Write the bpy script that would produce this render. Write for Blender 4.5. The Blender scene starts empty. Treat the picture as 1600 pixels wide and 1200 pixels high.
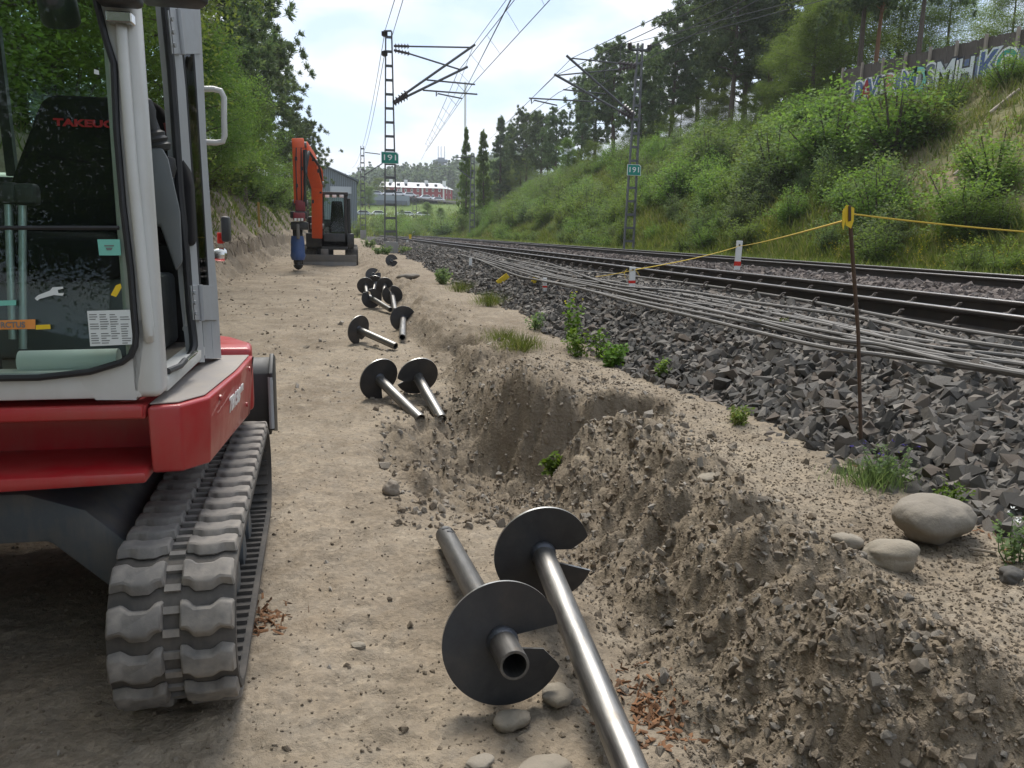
import bpy, bmesh, math, random
import numpy as np
from mathutils import Vector, Matrix, noise as mnoise

# ------------------------------------------------------------------ camera, sky, sun, exposure
SC = bpy.context.scene
COL = SC.collection
CAM_H = 1.26
YAW, PITCH, ROLL, FPX = math.radians(12.2), math.radians(10.68), math.radians(1.0), 1250.0
_fw = np.array([math.sin(YAW)*math.cos(PITCH), math.cos(YAW)*math.cos(PITCH), -math.sin(PITCH)])
_r0 = np.array([math.cos(YAW), -math.sin(YAW), 0.0]); _u0 = np.cross(_r0, _fw)
_r = _r0*math.cos(ROLL) + _u0*math.sin(ROLL); _u = np.cross(_r, _fw)
CAMP = np.array([0.0, 0.0, CAM_H])
cam = bpy.data.cameras.new('camera'); cam_o = bpy.data.objects.new('camera', cam); COL.objects.link(cam_o)
cam.sensor_fit = 'HORIZONTAL'; cam.sensor_width = 36.0; cam.lens = 36.0*FPX/1600.0
cam.clip_start = 0.05; cam.clip_end = 6000
cam_o.matrix_world = Matrix(((_r[0], _u[0], -_fw[0], 0), (_r[1], _u[1], -_fw[1], 0), (_r[2], _u[2], -_fw[2], CAM_H), (0, 0, 0, 1)))
SC.camera = cam_o

SUN_EL, SUN_AZ = math.radians(60), math.radians(4)   # azimuth from +Y (along the track), negative = left
SKY_STRENGTH, SUN_STRENGTH, EXPOSURE = 0.10, 2.35, 1.0
SC.view_settings.view_transform = 'Standard'; SC.view_settings.look = 'None'
SC.view_settings.gamma = 1.0; SC.view_settings.exposure = EXPOSURE
try: SC.view_settings.use_curve_mapping = False
except Exception: pass
W = bpy.data.worlds.new('World'); SC.world = W; W.use_nodes = True
nt = W.node_tree; nt.nodes.clear()
def N(t, typ, **kw):
    n = t.nodes.new(typ)
    for k, v in kw.items(): setattr(n, k, v)
    return n
out = N(nt, 'ShaderNodeOutputWorld'); bg = N(nt, 'ShaderNodeBackground'); bg.inputs[1].default_value = SKY_STRENGTH
sky = N(nt, 'ShaderNodeTexSky', sky_type='NISHITA', sun_disc=False, sun_elevation=SUN_EL, sun_rotation=SUN_AZ)
sky.air_density = 1.0; sky.dust_density = 1.5; sky.ozone_density = 1.0
tc = N(nt, 'ShaderNodeTexCoord'); sep = N(nt, 'ShaderNodeSeparateXYZ'); nt.links.new(tc.outputs['Generated'], sep.inputs[0])
# clouds lie on a flat layer: project the direction onto a plane overhead
mz = N(nt, 'ShaderNodeMath', operation='MAXIMUM'); mz.inputs[1].default_value = 0.0; nt.links.new(sep.outputs[2], mz.inputs[0])
az = N(nt, 'ShaderNodeMath', operation='ADD'); az.inputs[1].default_value = 0.22; nt.links.new(mz.outputs[0], az.inputs[0])
dx = N(nt, 'ShaderNodeMath', operation='DIVIDE'); dy = N(nt, 'ShaderNodeMath', operation='DIVIDE')
nt.links.new(sep.outputs[0], dx.inputs[0]); nt.links.new(az.outputs[0], dx.inputs[1])
nt.links.new(sep.outputs[1], dy.inputs[0]); nt.links.new(az.outputs[0], dy.inputs[1])
cmb = N(nt, 'ShaderNodeCombineXYZ'); nt.links.new(dx.outputs[0], cmb.inputs[0]); nt.links.new(dy.outputs[0], cmb.inputs[1])
cn = N(nt, 'ShaderNodeTexNoise'); cn.inputs['Scale'].default_value = 1.9; cn.inputs['Detail'].default_value = 5.0
cn.inputs['Roughness'].default_value = 0.5; cn.inputs['Distortion'].default_value = 0.25; nt.links.new(cmb.outputs[0], cn.inputs['Vector'])
cr = N(nt, 'ShaderNodeValToRGB'); cr.color_ramp.elements[0].position = 0.40; cr.color_ramp.elements[1].position = 0.58
cr.color_ramp.elements[0].color = (0.12,)*3 + (1,); cr.color_ramp.elements[1].color = (1,)*4
nt.links.new(cn.outputs['Fac'], cr.inputs[0])
cn2 = N(nt, 'ShaderNodeTexNoise'); cn2.inputs['Scale'].default_value = 3.0; cn2.inputs['Detail'].default_value = 4.0
nt.links.new(cmb.outputs[0], cn2.inputs['Vector'])
cc = N(nt, 'ShaderNodeMix', data_type='RGBA'); nt.links.new(cn2.outputs['Fac'], cc.inputs['Factor'])
cc.inputs['A'].default_value = (4.6, 4.9, 5.5, 1); cc.inputs['B'].default_value = (6.6, 6.75, 6.95, 1)
# the clear sky between the clouds is veiled by thin high cloud
veil = N(nt, 'ShaderNodeMix', data_type='RGBA'); veil.inputs['Factor'].default_value = 0.58
nt.links.new(sky.outputs[0], veil.inputs['A']); veil.inputs['B'].default_value = (3.0, 4.0, 5.6, 1)
mx = N(nt, 'ShaderNodeMix', data_type='RGBA')
nt.links.new(cr.outputs[0], mx.inputs['Factor']); nt.links.new(veil.outputs['Result'], mx.inputs['A']); nt.links.new(cc.outputs['Result'], mx.inputs['B'])
nt.links.new(mx.outputs['Result'], bg.inputs[0]); nt.links.new(bg.outputs[0], out.inputs[0])
sun = bpy.data.lights.new('sun', 'SUN'); sun.energy = SUN_STRENGTH; sun.angle = math.radians(26); sun.color = (1.0, 0.95, 0.87)
sun_o = bpy.data.objects.new('sun', sun); COL.objects.link(sun_o)
_sd = Vector((math.sin(SUN_AZ)*math.cos(SUN_EL), math.cos(SUN_AZ)*math.cos(SUN_EL), math.sin(SUN_EL)))
sun_o.rotation_euler = _sd.to_track_quat('Z', 'Y').to_euler(); sun_o.location = (0, 0, 40)
HAZE = .00045
SC.cycles.max_bounces = 8; SC.cycles.volume_bounces = 0; SC.cycles.transparent_max_bounces = 16; SC.cycles.caustics_reflective = False; SC.cycles.caustics_refractive = False

# ------------------------------------------------------------------ surveying helpers (pixel of the 1600x1200 photo -> point of the place)
def ray(px, py): return _fw + (px-800)/FPX*_r - (py-600)/FPX*_u
def at(px, py, Y): d = ray(px, py); return CAMP + d*(Y/d[1])
def atz(px, py, z): d = ray(px, py); return CAMP + d*((z-CAM_H)/d[2])
def atx(px, py, X): d = ray(px, py); return CAMP + d*(X/d[0])

# ------------------------------------------------------------------ noise
def _h(ix, iy, s):
    h = (ix.astype(np.int64)*374761393 + iy.astype(np.int64)*668265263 + s*974634541) & 0xffffffff
    h = ((h ^ (h >> 13))*1274126177) & 0xffffffff
    return ((h ^ (h >> 16)) & 0xffff)/65535.0
def vn(x, y, s=0):
    x = np.asarray(x, float); y = np.asarray(y, float)
    ix = np.floor(x); iy = np.floor(y); fx = x-ix; fy = y-iy
    fx = fx*fx*fx*(fx*(fx*6-15)+10); fy = fy*fy*fy*(fy*(fy*6-15)+10)
    a = _h(ix, iy, s); b = _h(ix+1, iy, s); c = _h(ix, iy+1, s); d = _h(ix+1, iy+1, s)
    return (a*(1-fx)+b*fx)*(1-fy) + (c*(1-fx)+d*fx)*fy
def fbm(x, y, o=4, s=0, g=0.5):
    v = 0; a = 1; t = 0
    for i in range(o):
        v = v + a*(vn(x*2**i + 17.3*i, y*2**i - 9.1*i, s+i) - 0.5); t += a; a *= g
    return v/t*2
def ss(a, b, x):
    t = np.clip((np.asarray(x, float)-a)/(b-a), 0, 1); return t*t*(3-2*t)
RNG = np.random.default_rng(7)
random.seed(7)

# ------------------------------------------------------------------ objects
def link(o): COL.objects.link(o); return o
def tag(o, label=None, cat=None, group=None, kind=None):
    if label: o['label'] = label
    if cat: o['category'] = cat
    if group: o['group'] = group
    if kind: o['kind'] = kind
    return o
def empty(name, loc, label=None, cat=None, group=None, rz=0, kind=None):
    o = bpy.data.objects.new(name, None); o.location = [float(c) for c in loc]; o.rotation_euler = (0, 0, rz); o.empty_display_size = .2
    link(o); return tag(o, label, cat, group, kind)
def npmesh(name, V, F, mat, smooth=False):
    V = np.asarray(V, np.float32); F = np.asarray(F, np.int32); k = F.shape[1]
    me = bpy.data.meshes.new(name); me.vertices.add(len(V)); me.vertices.foreach_set('co', V.ravel())
    me.loops.add(F.size); me.loops.foreach_set('vertex_index', F.ravel())
    me.polygons.add(len(F)); me.polygons.foreach_set('loop_start', np.arange(0, F.size, k, dtype=np.int32))
    me.polygons.foreach_set('loop_total', np.full(len(F), k, np.int32))
    me.polygons.foreach_set('use_smooth', np.full(len(F), bool(smooth)))
    me.update(calc_edges=True)
    for m in (mat if isinstance(mat, (list, tuple)) else [mat]): me.materials.append(m)
    return me
def ob(name, me, parent=None, loc=None):
    o = bpy.data.objects.new(name, me); link(o)
    if parent is not None: o.parent = parent
    if loc is not None: o.location = [float(c) for c in loc]
    return o
def copytree(o, parent=None):
    c = o.copy(); link(c)
    if parent is not None: c.parent = parent
    for ch in list(o.children): copytree(ch, c)
    return c

class MB:
    """collects simple solids; build() links them as ONE mesh object"""
    def __init__(s, off=(0, 0, 0)): s.v = []; s.f = []; s.off = np.array(off, float)
    def add(s, V, F):
        n = len(s.v); s.v += [tuple(float(c) for c in (np.array(p, float)-s.off)) for p in V]; s.f += [tuple(i+n for i in f) for f in F]; return s
    def box(s, x0, x1, y0, y1, z0, z1, M=None):
        V = [(x, y, z) for z in (z0, z1) for y in (y0, y1) for x in (x0, x1)]
        if M is not None: V = [tuple(M @ Vector(p)) for p in V]
        return s.add(V, [(0, 2, 3, 1), (4, 5, 7, 6), (0, 1, 5, 4), (2, 6, 7, 3), (0, 4, 6, 2), (1, 3, 7, 5)])
    def hexa(s, P):   # 8 points: bottom ring then top ring
        return s.add(P, [(3, 2, 1, 0), (4, 5, 6, 7), (0, 1, 5, 4), (1, 2, 6, 5), (2, 3, 7, 6), (3, 0, 4, 7)])
    def prism(s, poly, a, b, axis='z', poly2=None):
        def P(u, v, w): return {'z': (u, v, w), 'y': (u, w, v), 'x': (w, u, v)}[axis]
        n = len(poly); p2 = poly2 or poly
        V = [P(u, v, a) for u, v in poly] + [P(u, v, b) for u, v in p2]
        F = [tuple(range(n))[::-1], tuple(range(n, 2*n))] + [(i, (i+1) % n, n+(i+1) % n, n+i) for i in range(n)]
        return s.add(V, F)
    def beam(s, p, q, w, h=None, up=(0, 0, 1)):
        p = Vector([float(c) for c in p]); q = Vector([float(c) for c in q]); d = (q-p).normalized(); up = Vector(up)
        if abs(d.dot(up)) > .98: up = Vector((0, 1, 0))
        a = d.cross(up).normalized(); b = a.cross(d).normalized(); w /= 2; h = (h or 2*w)/2
        ring = [a*w+b*h, -a*w+b*h, -a*w-b*h, a*w-b*h]
        return s.add([p+r for r in ring]+[q+r for r in ring], [(3, 2, 1, 0), (4, 5, 6, 7), (0, 1, 5, 4), (1, 2, 6, 5), (2, 3, 7, 6), (3, 0, 4, 7)])
    def tube(s, pts, r, n=8, cap=True):
        pts = [Vector([float(c) for c in p]) for p in pts]; m = len(pts)
        rs = r if isinstance(r, (list, tuple, np.ndarray)) else [r]*m
        prev = None; V = []
        for i, p in enumerate(pts):
            d = (pts[min(i+1, m-1)]-pts[max(i-1, 0)])
            d = d.normalized() if d.length > 1e-9 else Vector((0, 0, 1))
            if prev is None:
                u = d.cross(Vector((0, 0, 1)) if abs(d.z) < .9 else Vector((1, 0, 0))).normalized()
            else:
                u = (prev - d*prev.dot(d)); u = u.normalized() if u.length > 1e-6 else d.orthogonal().normalized()
            prev = u; w = d.cross(u)
            for k in range(n):
                t = 2*math.pi*k/n; V.append(p + (u*math.cos(t)+w*math.sin(t))*rs[i])
        F = [(i*n+k, i*n+(k+1) % n, (i+1)*n+(k+1) % n, (i+1)*n+k) for i in range(m-1) for k in range(n)]
        if cap: F += [tuple(range(n))[::-1], tuple(range((m-1)*n, m*n))]
        return s.add(V, F)
    def lathe(s, prof, p, axis=(0, 0, 1), n=16, close=False):
        """prof: (radius, height) pairs turned about the axis through p"""
        A = Vector(axis).normalized(); u = A.orthogonal().normalized(); w = A.cross(u); p = Vector([float(c) for c in p])
        V = []
        for r, z in prof:
            for k in range(n):
                t = 2*math.pi*k/n; V.append(p+A*z+(u*math.cos(t)+w*math.sin(t))*r)
        m = len(prof)
        F = [(i*n+k, i*n+(k+1) % n, (i+1)*n+(k+1) % n, (i+1)*n+k) for i in range(m-1) for k in range(n)]
        if close: F += [((m-1)*n+k, (m-1)*n+(k+1) % n, (k+1) % n, k) for k in range(n)]
        else: F += [tuple(range(n))[::-1], tuple(range((m-1)*n, m*n))]
        return s.add(V, F)
    def build(s, name, mat, parent=None, bevel=0, seg=2, smooth=None, loc=None, sub=0):
        me = bpy.data.meshes.new(name); me.from_pydata(s.v, [], s.f)
        bm = bmesh.new(); bm.from_mesh(me); bmesh.ops.recalc_face_normals(bm, faces=bm.faces)
        if bevel:
            es = [e for e in bm.edges if len(e.link_faces) == 2 and e.calc_face_angle(0) > .4]
            bmesh.ops.bevel(bm, geom=es, offset=bevel, segments=seg, profile=.5, affect='EDGES', clamp_overlap=True)
        bm.to_mesh(me); bm.free()
        if smooth is None: smooth = .7 if not bevel else .6
        me.polygons.foreach_set('use_smooth', np.ones(len(me.polygons), bool))
        me.set_sharp_from_angle(angle=smooth)
        me.materials.append(mat); me.update()
        return ob(name, me, parent, loc)
_txt = {}
def text(name, body, size, mat, parent, M, extrude=.001, width=None, bold=0.0, shear=0.0):
    cu = bpy.data.curves.new('t', 'FONT'); cu.body = body; cu.size = size; cu.extrude = extrude; cu.align_x = 'CENTER'; cu.align_y = 'CENTER'
    cu.offset = bold; cu.shear = shear; cu.resolution_u = 3
    t = bpy.data.objects.new('t', cu); link(t)
    dg = bpy.context.evaluated_depsgraph_get(); me = bpy.data.meshes.new_from_object(t.evaluated_get(dg))
    bpy.data.objects.remove(t); bpy.data.curves.remove(cu)
    if width:
        xs = [v.co.x for v in me.vertices]; k = width/(max(xs)-min(xs))
        for v in me.vertices: v.co.x *= k
    me.materials.clear(); me.materials.append(mat)
    o = ob(name, me, parent); o.matrix_local = M; return o
def frameM(o, x, y):
    """matrix with given origin, x axis and y axis"""
    x = Vector(x).normalized(); z = x.cross(Vector(y)).normalized(); y = z.cross(x)
    return Matrix(((x.x, y.x, z.x, o[0]), (x.y, y.y, z.y, o[1]), (x.z, y.z, z.z, o[2]), (0, 0, 0, 1)))

# ------------------------------------------------------------------ materials
def newmat(name):
    m = bpy.data.materials.new(name); m.use_nodes = True; t = m.node_tree
    b = t.nodes['Principled BSDF']; return m, t, b
def obj_coord(t): return N(t, 'ShaderNodeTexCoord').outputs['Object']
def noise(t, scale, detail=4, rough=.55, vec=None, dist=0):
    n = N(t, 'ShaderNodeTexNoise'); n.inputs['Scale'].default_value = scale; n.inputs['Detail'].default_value = detail
    n.inputs['Roughness'].default_value = rough; n.inputs['Distortion'].default_value = dist
    t.links.new(vec if vec is not None else obj_coord(t), n.inputs['Vector']); return n.outputs['Fac']
def ramp(t, fac, stops):
    r = N(t, 'ShaderNodeValToRGB'); e = r.color_ramp.elements
    while len(e) < len(stops): e.new(.5)
    for el, (p, c) in zip(e, stops): el.position = p; el.color = (*c, 1) if len(c) == 3 else c
    t.links.new(fac, r.inputs[0]); return r.outputs[0]
def mixc(t, fac, a, b, blend='MIX'):
    m = N(t, 'ShaderNodeMix', data_type='RGBA', blend_type=blend)
    for k, v in (('Factor', fac), ('A', a), ('B', b)):
        if hasattr(v, 'node'): t.links.new(v, m.inputs[k])
        elif k == 'Factor': m.inputs[k].default_value = v
        else: m.inputs[k].default_value = (*v, 1)
    return m.outputs['Result']
def mth(t, op, a, b=0):
    m = N(t, 'ShaderNodeMath', operation=op)
    for i, v in enumerate((a, b)):
        if hasattr(v, 'node'): t.links.new(v, m.inputs[i])
        else: m.inputs[i].default_value = v
    return m.outputs[0]
def bump(t, b, h, strength=.3, dist=.01):
    n = N(t, 'ShaderNodeBump'); n.inputs['Strength'].default_value = strength; n.inputs['Distance'].default_value = dist
    t.links.new(h, n.inputs['Height']); t.links.new(n.outputs[0], b.inputs['Normal'])
def island(t):
    """a random number for every loose piece and every object"""
    g = N(t, 'ShaderNodeNewGeometry').outputs['Random Per Island']; o = N(t, 'ShaderNodeObjectInfo').outputs['Random']
    return mth(t, 'FRACT', mth(t, 'ADD', g, mth(t, 'MULTIPLY', o, 7.31)))
def paint(name, col, rough=.4, metal=0, dirt=.25, dirtcol=(.28, .24, .19), scale=6, coat=0, spec=.5, bmp=0):
    m, t, b = newmat(name)
    f = noise(t, scale, 6, .65); mp = N(t, 'ShaderNodeMapping'); mp.inputs['Scale'].default_value = (9, 9, .8); t.links.new(obj_coord(t), mp.inputs[0])
    st = noise(t, 2.2, 5, .7, mp.outputs[0]); f = mth(t, 'ADD', mth(t, 'MULTIPLY', f, .65), mth(t, 'MULTIPLY', st, .35))
    f2 = ramp(t, f, [(.42, (0, 0, 0)), (.72, (dirt,)*3)])
    t.links.new(mixc(t, f2, col, dirtcol), b.inputs['Base Color'])
    b.inputs['Metallic'].default_value = metal; b.inputs['Specular IOR Level'].default_value = spec
    r = N(t, 'ShaderNodeMapRange'); r.inputs[3].default_value = max(.05, rough-.1); r.inputs[4].default_value = min(1, rough+.2)
    t.links.new(noise(t, scale*4, 3), r.inputs[0]); t.links.new(r.outputs[0], b.inputs['Roughness'])
    b.inputs['Coat Weight'].default_value = coat
    if bmp: bump(t, b, noise(t, scale*12, 3), bmp, .002)
    return m
def stone(name, cols, rough=.85, scale=25, bmp=.5):
    m, t, b = newmat(name); k = island(t)
    c = ramp(t, k, [(i/(len(cols)-1), c) for i, c in enumerate(cols)])
    f = noise(t, scale, 5, .7)
    c2 = mixc(t, mth(t, 'MULTIPLY', f, .9), c, (.5, .5, .5), 'OVERLAY'); c2 = mixc(t, ramp(t, noise(t, scale*2.3, 4, .7), [(.45, (0, 0, 0)), (.75, (.45,)*3)]), c2, tuple(.9*q for q in cols[1]))
    t.links.new(c2, b.inputs['Base Color']); b.inputs['Roughness'].default_value = rough
    b.inputs['Specular IOR Level'].default_value = .3
    bump(t, b, noise(t, scale*4, 4, .7), bmp, .005); return m
def leafmat(name, c0, c1, trans=.35, rough=.55, c2=None):
    m, t, b = newmat(name); k = island(t)
    o = N(t, 'ShaderNodeObjectInfo').outputs['Random']
    c = ramp(t, k, [(0, c0), (.75, c1), (1, c2 or c1)])
    hs = N(t, 'ShaderNodeHueSaturation'); t.links.new(c, hs.inputs['Color'])
    t.links.new(mth(t, 'ADD', mth(t, 'MULTIPLY', o, .03), .485), hs.inputs['Hue']); t.links.new(mth(t, 'ADD', mth(t, 'MULTIPLY', o, .4), .8), hs.inputs['Value'])
    t.links.new(hs.outputs[0], b.inputs['Base Color']); b.inputs['Roughness'].default_value = rough+.1; b.inputs['Specular IOR Level'].default_value = .14
    tr = N(t, 'ShaderNodeBsdfTranslucent'); 
    tcol = mixc(t, 1.0, hs.outputs[0], (1.05, 1.08, .62), 'MULTIPLY'); t.links.new(tcol, tr.inputs[0])
    mxs = N(t, 'ShaderNodeMixShader'); mxs.inputs[0].default_value = trans
    t.links.new(b.outputs[0], mxs.inputs[1]); t.links.new(tr.outputs[0], mxs.inputs[2])
    t.links.new(mxs.outputs[0], t.nodes['Material Output'].inputs[0]); return m
def glassmat(name, tint, refl=1.0, rough=.01):
    m, t, b = newmat(name); t.nodes.remove(b)
    tr = N(t, 'ShaderNodeBsdfTransparent'); tr.inputs[0].default_value = (*tint, 1)
    gl = N(t, 'ShaderNodeBsdfGlossy'); gl.inputs['Roughness'].default_value = rough
    fr = N(t, 'ShaderNodeFresnel'); fr.inputs[0].default_value = 1.5
    mxs = N(t, 'ShaderNodeMixShader'); t.links.new(mth(t, 'MINIMUM', mth(t, 'MULTIPLY', fr.outputs[0], refl), 1.0), mxs.inputs[0])
    t.links.new(tr.outputs[0], mxs.inputs[1]); t.links.new(gl.outputs[0], mxs.inputs[2])
    t.links.new(mxs.outputs[0], t.nodes['Material Output'].inputs[0]); return m

def ground_mat():
    m, t, b = newmat('dirt'); v = obj_coord(t)
    big = noise(t, .9, 5, .6, v, .4); mid = noise(t, 7, 6, .7, v); fine = noise(t, 70, 4, .75, v)
    c = ramp(t, big, [(.3, (.185, .147, .106)), (.5, (.255, .21, .156)), (.7, (.315, .265, .20))])
    c = mixc(t, ramp(t, mid, [(.42, (0, 0, 0)), (.68, (.8, .8, .8))]), c, (.235, .205, .165))
    c = mixc(t, ramp(t, noise(t, 2.3, 6, .68, v, .8), [(.46, (0, 0, 0)), (.66, (.75,)*3)]), c, (.165, .135, .10)); c = mixc(t, ramp(t, noise(t, 3.7, 5, .6, v, 1.2), [(.55, (0, 0, 0)), (.75, (.6,)*3)]), c, (.36, .31, .24))
    sp = N(t, 'ShaderNodeTexVoronoi'); sp.inputs['Scale'].default_value = 55; t.links.new(v, sp.inputs['Vector'])
    pe = ramp(t, sp.outputs['Color'], [(.0, (.6, .6, .6)), (1, (1.32, 1.3, 1.27))])
    c = mixc(t, .55, c, pe, 'MULTIPLY')
    c = mixc(t, ramp(t, fine, [(.5, (0, 0, 0)), (.75, (.55,)*3)]), c, (.17, .14, .11))
    dg = N(t, 'ShaderNodeAttribute'); dg.attribute_name = 'dug'
    c = mixc(t, mth(t, 'MULTIPLY', dg.outputs['Fac'], mth(t, 'ADD', mth(t, 'MULTIPLY', mid, .8), .15)), c, (.17, .138, .10))
    t.links.new(c, b.inputs['Base Color']); b.inputs['Roughness'].default_value = .95; b.inputs['Specular IOR Level'].default_value = .15
    g = N(t, 'ShaderNodeTexVoronoi'); g.inputs['Scale'].default_value = 38; t.links.new(v, g.inputs['Vector'])
    h = mth(t, 'ADD', mth(t, 'MULTIPLY', fine, .9), mth(t, 'MULTIPLY', mth(t, 'SUBTRACT', 1, g.outputs['Distance']), .5))
    h = mth(t, 'ADD', h, mth(t, 'MULTIPLY', noise(t, 22, 5, .7, v), 1.6))
    bump(t, b, h, .75, .012); return m
M = {}
M['dirt'] = ground_mat()
def soilmat(name, cols, sc, bs=.6):
    m, t, b = newmat(name); f = noise(t, sc, 6, .65)
    c = ramp(t, f, [(.3+.4*i/(len(cols)-1), c) for i, c in enumerate(cols)])
    c = mixc(t, ramp(t, noise(t, sc*9, 4, .7), [(.4, (0, 0, 0)), (.8, (.6,)*3)]), c, tuple(x*.6 for x in cols[0]))
    t.links.new(c, b.inputs['Base Color']); b.inputs['Roughness'].default_value = .95; b.inputs['Specular IOR Level'].default_value = .1
    bump(t, b, noise(t, sc*14, 5, .7), bs, .03); return m
M['slope_soil'] = soilmat('slope_soil', [(.11, .12, .05), (.18, .165, .085), (.27, .215, .14)], .5)
M['field'] = soilmat('field', [(.08, .13, .03), (.12, .17, .045), (.17, .19, .07)], .06)
M['forest_floor'] = soilmat('forest_floor', [(.05, .07, .02), (.09, .09, .035), (.12, .095, .055)], .8)
M['ballast_bed'] = soilmat('ballast_bed', [(.05, .048, .045), (.075, .07, .065), (.10, .09, .085)], 8)
M['ballast'] = stone('ballast_stone', [(.045, .043, .040), (.076, .071, .065), (.112, .104, .094), (.195, .178, .158), (.102, .080, .063), (.14, .128, .114)], .8, 16)
M['ballast_rusty'] = stone('ballast_rusty', [(.085, .068, .060), (.12, .098, .088), (.155, .13, .115), (.09, .08, .076)], .85, 22)
M['soil_stone'] = stone('soil_stone', [(.18, .152, .118), (.235, .202, .162), (.265, .232, .19), (.30, .272, .235), (.205, .188, .165)], .92, 40, .9)
M['clod'] = stone('clod', [(.17, .137, .10), (.215, .175, .13), (.255, .21, .16)], .98, 60, 1.2)
M['boulder'] = stone('boulder', [(.21, .18, .145), (.25, .22, .175), (.20, .18, .155)], .92, 7, 1.0)
M['bark_chip'] = stone('bark_chip', [(.15, .075, .038), (.21, .105, .05), (.12, .068, .04)], .9, 50, .4)
M['red'] = paint('red_paint', (.36, .012, .018), .34, 0, .42, (.26, .13, .10), 4, .2)
M['cream'] = paint('pale_grey_paint', (.50, .51, .50), .45, 0, .42, (.36, .33, .28), 4, .1)
M['grey_metal'] = paint('grey_paint', (.30, .32, .34), .45, 0, .3, (.25, .22, .18), 6)
M['white'] = paint('white_paint', (.72, .72, .70), .5, 0, .25, (.35, .31, .26), 8)
M['undercarriage'] = paint('undercarriage_paint', (.055, .07, .085), .5, 0, .6, (.20, .17, .13), 7)
M['rubber'] = paint('rubber', (.055, .052, .049), .8, 0, .6, (.19, .165, .14), 9, 0, .3, .25)
M['rubber_lug'] = paint('rubber_lug', (.135, .128, .12), .8, 0, .85, (.30, .27, .235), 11, 0, .35, .3)
M['gasket'] = paint('gasket', (.012, .013, .016), .5, 0, .1, (.1, .1, .1), 8)
M['black'] = paint('black_paint', (.016, .018, .02), .45, 0, .2, (.15, .13, .11), 6)
M['black_plastic'] = paint('black_plastic', (.025, .027, .03), .5, 0, .15, (.12, .11, .1), 12)
M['fabric'] = paint('seat_fabric', (.010, .010, .011), .95, 0, .1, (.03, .03, .03), 10, 0, .2)
M['console'] = paint('console_plastic', (.10, .115, .125), .55, 0, .2, (.2, .18, .15), 9)
M['cab_dark'] = paint('cab_lining', (.035, .038, .042), .7, 0, .3, (.12, .11, .09), 8)
M['floor_mat'] = paint('floor_mat', (.20, .18, .16), .9, 0, .5, (.3, .26, .2), 20)
M['dust_plate'] = paint('dusty_step', (.27, .25, .235), .8, 0, .7, (.36, .31, .25), 9)
M['glass'] = glassmat('cab_glass', (.88, .95, .91), .55)
M['glass_dark'] = glassmat('tinted_glass', (.42, .50, .48), 1.1)
M['red_text'] = paint('red_thread', (.42, .02, .03), .8, 0, 0)
M['white_text'] = paint('white_print', (.80, .80, .78), .5, 0, .05)
M['teal'] = paint('teal_sticker', (.16, .48, .40), .5, 0, .05)
M['yellow'] = paint('yellow_plastic', (.72, .50, .015), .45, 0, .15, (.3, .22, .05), 20)
M['bank_peg'] = paint('faded_yellow_wood', (.34, .22, .05), .7, 0, .4, (.25, .18, .09), 8)
M['orange_sticker'] = paint('orange_sticker', (.66, .25, .05), .5, 0, .05)
M['paper'] = paint('paper', (.62, .66, .66), .8, 0, .06)
M['ink'] = paint('ink', (.16, .17, .17), .8, 0, 0)
M['reflector'] = paint('reflector', (.6, .03, .02), .2, 0, 0)
M['chrome'] = paint('chrome', (.62, .62, .60), .18, 1, .1)
M['rod'] = paint('lever_steel', (.36, .42, .44), .35, .7, .1)
M['brass'] = paint('brass', (.6, .42, .15), .3, 1, .1)
M['orange'] = paint('orange_paint', (.68, .085, .015), .42, 0, .35, (.30, .10, .05), 3)
M['dark_red'] = paint('dark_red_paint', (.20, .02, .03), .45, 0, .2)
M['blue'] = paint('blue_paint', (.03, .075, .22), .45, 0, .3, (.12, .12, .14), 4)
M['blade'] = paint('worn_blade', (.16, .155, .15), .6, .3, .7, (.25, .22, .18), 3)
M['lamp_glass'] = paint('lamp_glass', (.75, .76, .76), .2, 0, .05)
def steel(name, a, b_, rough, stretch=True):
    m, t, b = newmat(name); v = obj_coord(t)
    mp = N(t, 'ShaderNodeMapping'); mp.inputs['Scale'].default_value = (14, 14, 1.3); t.links.new(v, mp.inputs[0])
    f = noise(t, 3.0, 6, .7, mp.outputs[0] if stretch else v); f2 = noise(t, 9, 5, .7, v)
    c = mixc(t, ramp(t, f, [(.35, (0, 0, 0)), (.62, (1, 1, 1))]), a, b_)
    c = mixc(t, ramp(t, f2, [(.56, (0, 0, 0)), (.78, (.7,)*3)]), c, (.19, .15, .11))
    t.links.new(c, b.inputs['Base Color']); b.inputs['Metallic'].default_value = .92
    r = N(t, 'ShaderNodeMapRange'); r.inputs[3].default_value = rough-.06; r.inputs[4].default_value = rough+.2
    t.links.new(f2, r.inputs[0]); t.links.new(r.outputs[0], b.inputs['Roughness']); bump(t, b, f, .08, .002); return m
M['shaft'] = steel('bare_steel', (.14, .137, .132), (.33, .32, .305), .38)
M['shaft_scale'] = steel('mill_scale_steel', (.10, .098, .095), (.18, .175, .168), .46)
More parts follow.
